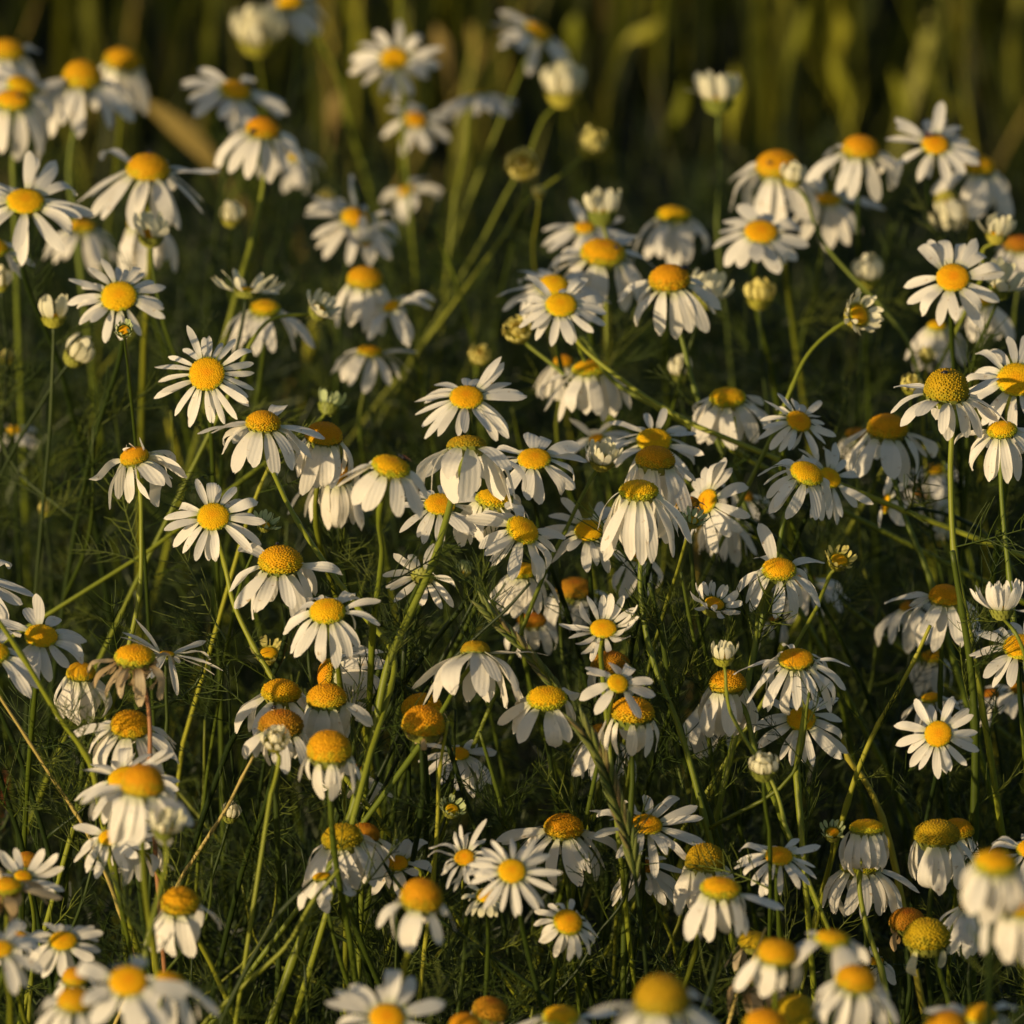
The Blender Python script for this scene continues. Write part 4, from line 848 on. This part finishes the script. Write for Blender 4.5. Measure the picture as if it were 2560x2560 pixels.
STALKS = [
 ('plant_stalk', 'yellow green stalk running down from the left edge into a fork', 'stalk', [(-60, 1090), (40, 1235), (110, 1350), (170, 1440), (188, 1520), (215, 1650), (262, 1800)], -0.14, 0.0013, 'litstem', 6),
 ('plant_stalk', 'thin knotted stalk with wiry leaves from the left edge to the lower left', 'stalk', [(-10, 1300), (55, 1400), (100, 1470), (150, 1545), (200, 1650), (240, 1760)], -0.07, 0.0008, 'drystem', 9),
 ('plant_stalk', 'green stalk slanting from the thick front stem to the bottom left', 'stalk', [(640, 1640), (590, 1700), (540, 1785), (470, 1850), (390, 1925)], -0.12, 0.0009, 'litstem', 2),
 ('plant_stalk', 'dark thin stalk slanting behind the lower left stems', 'stalk', [(590, 1660), (530, 1720), (480, 1800), (430, 1900)], -0.12, 0.0010, 'stem', 2),
 ('plant_stalk', 'thin yellow stalk with a red knot slanting below the beetle topped dome', 'stalk', [(490, 1405), (455, 1470), (430, 1520), (395, 1575), (372, 1610), (340, 1660)], -0.05, 0.0008, 'drystem', 2),
 ('plant_stalk', 'bright yellow green stalk slanting down left at the right side', 'stalk', [(1755, 1180), (1725, 1245), (1690, 1310), (1650, 1380), (1620, 1450), (1585, 1560)], -0.02, 0.0011, 'yellowleaf', 3),
 ('plant_stalk', 'short thick yellow stalk behind the daisies at lower right', 'stalk', [(1590, 1390), (1600, 1430), (1630, 1470), (1670, 1560), (1690, 1640)], 0.04, 0.0014, 'yellowleaf', 3),
 ('plant_stalk', 'thick dark green stalk rising along the right side', 'stalk', [(1797, 1040), (1815, 1150), (1832, 1260), (1840, 1380), (1838, 1560)], -0.05, 0.0017, 'stem', 8),
 ('plant_stalk', 'golden stalk at lower right beside the papery dead flower', 'stalk', [(1445, 1750), (1425, 1800), (1400, 1850), (1375, 1930)], -0.08, 0.0007, 'drystem', 0),
 ('plant_stalk', 'slanting golden stalk from the middle of the lower half down right', 'stalk', [(705, 1600), (770, 1690), (850, 1750), (920, 1800), (990, 1850), (1040, 1890)], -0.05, 0.0009, 'stem', 4),
 ('plant_stalk', 'green stalk with curled leaves curving at the lower centre', 'stalk', [(1190, 1640), (1175, 1700), (1130, 1760), (1090, 1830), (1030, 1890), (950, 1940)], -0.02, 0.0008, 'stem', 8),
 ('plant_stalk', 'upright twin stalk between the tattered cones and the frilly daisy', 'stalk', [(845, 1360), (830, 1450), (825, 1560), (815, 1680), (800, 1800)], -0.08, 0.0009, 'yellowleaf', 4),
 ('plant_stalk', 'straight green stalk rising to the right of the tattered cones', 'stalk', [(905, 1380), (935, 1480), (960, 1570), (1010, 1700)], -0.04, 0.0010, 'stem', 6),
 ('plant_stalk', 'thick soft green stalk slanting through the top centre', 'stalk', [(820, 420), (845, 490), (870, 560), (892, 640), (905, 760)], 0.20, 0.0010, 'litstem', 3),
 ('plant_stalk', 'pale green blurred stalk curving down from the top edge daisy', 'stalk', [(575, 30), (610, 90), (640, 150), (655, 220), (690, 330)], 0.34, 0.0011, 'litstem', 3),
 ('plant_stalk', 'blurred green stalk leaving the picture at the top, above the ragged daisy', 'stalk', [(760, -90), (757, -20), (752, 60), (756, 170)], 0.30, 0.0011, 'litstem', 0),
 ('plant_stalk', 'green stalk slanting up left under the smooth golden cap daisy', 'stalk', [(512, 870), (490, 920), (470, 970)], 0.02, 0.0009, 'yellowleaf', 2),
 ('plant_stalk', 'stalk with tufted leaves forking right below the back turned daisy', 'stalk', [(925, 1060), (905, 1110), (875, 1170), (830, 1250), (780, 1330)], -0.07, 0.0009, 'stem', 5),
 ('plant_stalk', 'stalk forking up from below the large drooping daisy', 'stalk', [(1000, 1100), (955, 1150), (900, 1200), (850, 1250), (810, 1310)], -0.08, 0.0008, 'stem', 5),
 ('plant_stalk', 'upright stalk thick with threadlike leaves right of the lower centre', 'stalk', [(1225, 1100), (1245, 1180), (1262, 1280), (1290, 1400), (1340, 1540)], -0.05, 0.0013, 'stem', 14),
 ('plant_stalk', 'second leafy upright stalk left of the greenish cream bud', 'stalk', [(1285, 1080), (1300, 1160), (1318, 1250), (1330, 1340), (1345, 1450)], -0.03, 0.0009, 'stem', 14),
]
for nm, lb, ct, way, off, rad, mk, nl in STALKS:
    t, path, G = stalk(nm, lb, ct, way, off, rad, M[mk]); t['group'] = 'bare stalks among the daisies'
    if nl: add_leaves(t, path, G, nl, rs)

# grass stalks with seed heads
def spikelets(path, i0, i1, rnd, ln, wd):
    parts = []
    for i in range(i0, i1):
        for s in (-1, 1):
            p = path[i].lerp(path[i + 1], rnd.random()); d = (path[i - 1] - path[i + 1]).normalized() if i else (path[0] - path[1]).normalized()
            sd = d.cross(FWD).normalized() * s; q = (d + sd * 0.28 + FWD * rnd.uniform(-.2, .2)).normalized()
            pts = [p + sd * 0.0005, p + q * ln * 0.35, p + q * ln * 0.75, p + q * ln]
            parts.append(tube(pts, [wd * .4, wd, wd * .7, wd * .05], sides=5))
    return merge(parts)
for lb, way, off, rad, (i0, i1), ln, wd in [
    ('green grass seed head leaning across in front of the sharp fan daisy', [(1100, 1375), (1140, 1445), (1165, 1520), (1190, 1600), (1202, 1680), (1212, 1760), (1222, 1850)], -0.10, 0.0008, (0, 19), 0.011, 0.0008),
    ('brown tipped grass spike slanting right of the large drooping daisy', [(910, 1140), (945, 1180), (985, 1220), (1030, 1275), (1065, 1320), (1095, 1370)], -0.07, 0.0007, (1, 20), 0.008, 0.0008)]:
    t, path, G = stalk('grass_stalk', lb, 'grass stalk', way, off, rad, M['stem'])
    V, F = spikelets([p - G for p in path], i0, i1, rs, ln, wd)
    link('seed_head', mesh_np('seed_head', V, F, M['spike']), t)

# broad grass blades far behind
def blade(label, way, off, wd, mat, name='straw', catg='grass shoot', ground=True):
    _, d = at(way[0][0], way[0][1], off); Y = (CAM + ray(*way[0]) * d).y
    pts = [on_plane(x, y, Y) for x, y in way]
    if ground:
        l = pts[-1]; pts.append(Vector((l.x + (pts[-1].x - pts[-2].x) * 0.3, l.y, 0)))
    path = smooth_path(pts, 5); G = path[-1].copy(); n = len(path); V = []; F = []
    for i, p in enumerate(path):
        t = (path[min(i + 1, n - 1)] - path[max(i - 1, 0)]).normalized(); s = t.cross(FWD).normalized(); k = i / (n - 1)
        ww = wd * (0.10 + 0.9 * math.exp(-((k - 0.30) / 0.22) ** 2)) * (min(1, k * 8 + 0.05)); nn = t.cross(s)
        V += [p - G - s * ww, p - G + nn * ww * 0.35, p - G + s * ww]
    for i in range(n - 1):
        for j in range(2):
            a = i * 3 + j; F.append((a, a + 1, a + 4, a + 3))
    o = link(name, mesh_np(name, V, F, mat)); o.location = G; o['label'] = label; o['category'] = catg; o['group'] = 'broad blades behind the flowers'
BL = [
 ('broad straw coloured blade slanting down right behind the upper left daisies', [(255, 180), (320, 225), (385, 285), (430, 345), (460, 400)], 0.46, 0.008, 'drygrass'),
 ('orange brown tip of dry blade beside the long bent stem', [(400, 330), (450, 380), (490, 430)], 0.62, 0.004, 'drygrass'),
 ('straw coloured blade standing behind the drooping textured cap daisy', [(560, 420), (565, 480), (572, 560), (575, 640)], 0.5, 0.004, 'drygrass'),
 ('yellow blade below the round half open bud on the arching stem', [(598, 545), (592, 620), (580, 680), (570, 740)], 0.35, 0.006, 'yellowleaf'),
 ('glowing yellow blade at the top right, leftmost of the bright ones', [(1520, 0), (1510, 60), (1490, 110), (1475, 180)], 0.75, 0.005, 'yellowleaf'),
 ('glowing yellow blade bent in the middle above the neat orange dome daisy', [(1565, 90), (1580, 140), (1600, 190), (1590, 260)], 0.75, 0.0055, 'yellowleaf'),
 ('yellow green blade high above the airy daisy at upper right', [(1585, 20), (1590, 60), (1580, 110)], 0.85, 0.005, 'yellowleaf'),
 ('leaning yellow green blade left of the airy daisy at upper right', [(1680, 130), (1700, 180), (1712, 240), (1708, 310)], 0.7, 0.0045, 'yellowleaf'),
 ('slim grey green blade above the drooping daisy at upper right', [(1778, 145), (1800, 180), (1815, 215)], 0.7, 0.004, 'grass'),
 ('tall dull yellow blade at the far upper right', [(1830, 20), (1845, 100), (1835, 180), (1850, 260)], 0.95, 0.007, 'drygrass'),
 ('orange straw blade at the top, right of the ragged blurred daisy', [(820, 45), (832, 80), (845, 120), (850, 170)], 0.7, 0.006, 'drygrass'),
 ('second straw blade at the top, between the ragged and the tilted daisy', [(885, 40), (900, 90), (905, 150)], 0.75, 0.006, 'drygrass'),
 ('yellow blade right of the tilted daisy on the top middle', [(1085, 25), (1082, 60), (1078, 110)], 0.7, 0.006, 'yellowleaf'),
 ('yellow green blade leaning left above the tall white cup bud', [(1385, 120), (1388, 170), (1380, 230), (1378, 300)], 0.6, 0.005, 'yellowleaf'),
 ('dull yellow blade slanting right of the white blurred bud', [(1290, 150), (1285, 200), (1260, 240), (1240, 300)], 0.75, 0.005, 'yellowleaf'),
 ('yellow green blade in the top middle dark, above the pale bud', [(1250, 30), (1220, 60), (1190, 70), (1170, 100)], 0.8, 0.005, 'yellowleaf'),
 ('tan blade left of the small bluish daisy near the top', [(640, 170), (630, 210), (622, 260)], 0.7, 0.006, 'drygrass'),
 ('dim yellow blade behind the crisp white daisy', [(1140, 560), (1150, 620), (1145, 700), (1150, 800)], 0.4, 0.0045, 'yellowleaf'),
 ('reddish brown leaf blurred at the lower left edge', [(25, 1400), (12, 1480), (0, 1560), (-10, 1620)], 0.3, 0.004, 'redleaf'),
 ('bright yellow green blade left of the smooth golden cap daisy', [(308, 760), (320, 810), (338, 870), (345, 950)], 0.22, 0.0022, 'yellowleaf'),
]
for lb, way, off, wd, mk in BL:
    far = off > 0.45
    blade(lb, way, off + 0.32 if far else off + 0.15, wd * (0.62 if far else 0.45), M[{'drygrass': 'dullstraw', 'yellowleaf': 'dullshoot'}.get(mk, mk)])

# ---------------------------------------------------------------- beetles and flies
def ellipsoid(c, s, nu=10, nv=7):
    V = []; F = []
    for i in range(nv + 1):
        a = math.pi * i / nv
        for j in range(nu):
            b = 2 * math.pi * j / nu
            V.append((c[0] + s[0] * math.sin(a) * math.cos(b), c[1] + s[1] * math.sin(a) * math.sin(b), c[2] + s[2] * math.cos(a)))
    for i in range(nv):
        for j in range(nu):
            a = i * nu + j; b = i * nu + (j + 1) % nu; F.append((a, a + nu, b + nu, b))
    return V, F
body = mesh_np('body', *ellipsoid((0, 0, 0.45), (1.0, 0.62, 0.5)), M['beetle'])
head = mesh_np('head', *merge([ellipsoid((1.15, 0, 0.35), (0.32, 0.34, 0.28)), tube([(1.35, .1, .4), (1.7, .4, .6), (1.9, .6, .5)], [.04, .03, .02], 4), tube([(1.35, -.1, .4), (1.7, -.4, .6), (1.9, -.6, .5)], [.04, .03, .02], 4)]), M['beetle'])
leg = mesh_np('leg', *tube([(0, 0, .3), (0, .6, .55), (0.05, .95, 0)], [.06, .05, .03], 4), M['beetle'])
wing = mesh_np('wing', [(0.5, 0.1, .9), (-0.3, .45, 1.0), (-1.9, .75, .9), (-2.1, .35, .85), (-1.2, .1, .95), (0.5, 0.1, .94), (-0.3, .45, 1.04), (-1.9, .75, .94), (-2.1, .35, .89), (-1.2, .1, .99)],
               [(0, 1, 2, 3, 4), (9, 8, 7, 6, 5), (0, 5, 6, 1), (1, 6, 7, 2), (2, 7, 8, 3), (3, 8, 9, 4), (4, 9, 5, 0)], M['wing'], smooth=False)
def insect(tag_, x, y, size, rot, label, fly=False):
    base, Rm, R, dm = HEADS[tag_]
    inv = (Matrix.Translation(base) @ Rm @ Matrix.Diagonal((R * 1.04, R * 1.04, R * dm * 1.06, 1))).inverted()
    o_ = inv @ CAM; dd = (inv.to_3x3() @ ray(x, y))
    A = dd.dot(dd); B = 2 * o_.dot(dd); C = o_.dot(o_) - 1; D = B * B - 4 * A * C
    tt = (-B - math.sqrt(D)) / (2 * A) if D >= 0 else -B / (2 * A)
    hit = CAM + ray(x, y) * tt; q = inv @ hit
    if D < 0:
        q = q.normalized(); hit = inv.inverted() @ q
    nrm = (Rm.to_3x3() @ Vector((q.x, q.y, q.z / max(dm, .3)))).normalized()
    xa = nrm.cross(Vector((math.cos(rot), math.sin(rot), 0.2))).normalized(); ya = nrm.cross(xa)
    Mx = Matrix.Translation(hit) @ Matrix((xa, ya, nrm)).transposed().to_4x4() @ Matrix.Scale(size, 4)
    t = thing('fly' if fly else 'beetle', label, 'insect', hit, 'small insects on the daisies')
    T = Matrix.Translation(-hit)
    link('body', body, t, T @ Mx); link('head', head, t, T @ Mx)
    for s in (1, -1):
        for k in (-0.5, 0.1, 0.65): link('leg', leg, t, T @ Mx @ Matrix.Translation((k, 0, 0)) @ Matrix.Diagonal((1, s, 1, 1)))
        if fly: link('wing', wing, t, T @ Mx @ Matrix.Diagonal((1, s, 1, 1)))
for a in [((26, 184), 36, 183, .0009, 0.4, 'black beetle on the disc of the upper left edge daisy'),
          ((280, 310), 283, 285, .0011, 1.2, 'black beetle on top of the big upper left dome'),
          ((497, 236), 478, 248, .0013, 2.0, 'black beetle at the left rim of the disc beside the long bent stem'),
          ((1138, 470), 1162, 468, .0011, 0.2, 'brown black beetle on the right of the wide yellow disc'),
          ((1263, 518), 1288, 507, .0010, 1.8, 'black beetle on the right of the sharp round disc'),
          ((1467, 303), 1453, 308, .0010, 0.8, 'dark beetle on the large dome with a bud before its petals'),
          ((1787, 720), 1783, 704, .0010, 1.5, 'small black beetle near the top of the great dark gold dome'),
          ((529, 1050), 522, 1022, .0011, 0.1, 'tiny beetle on the crown of the large dome left of centre'),
          ((530, 1358), 516, 1334, .0014, 0.5, 'black beetle on the left top of the lower left dome with the bud'),
          ]:
    insect(a[0], *a[1:])
insect((1765, 270), 1750, 258, .0017, 0.3, 'dark fly on the disc of the airy upper right daisy', fly=True)
insect((1263, 518), 1300, 500, .0015, 2.5, 'reddish brown fly at the right edge of the sharp round disc', fly=True)
insect((739, 875), 766, 862, .0014, 1.0, 'dark red fly at the right of the soft focus daisy disc', fly=True)
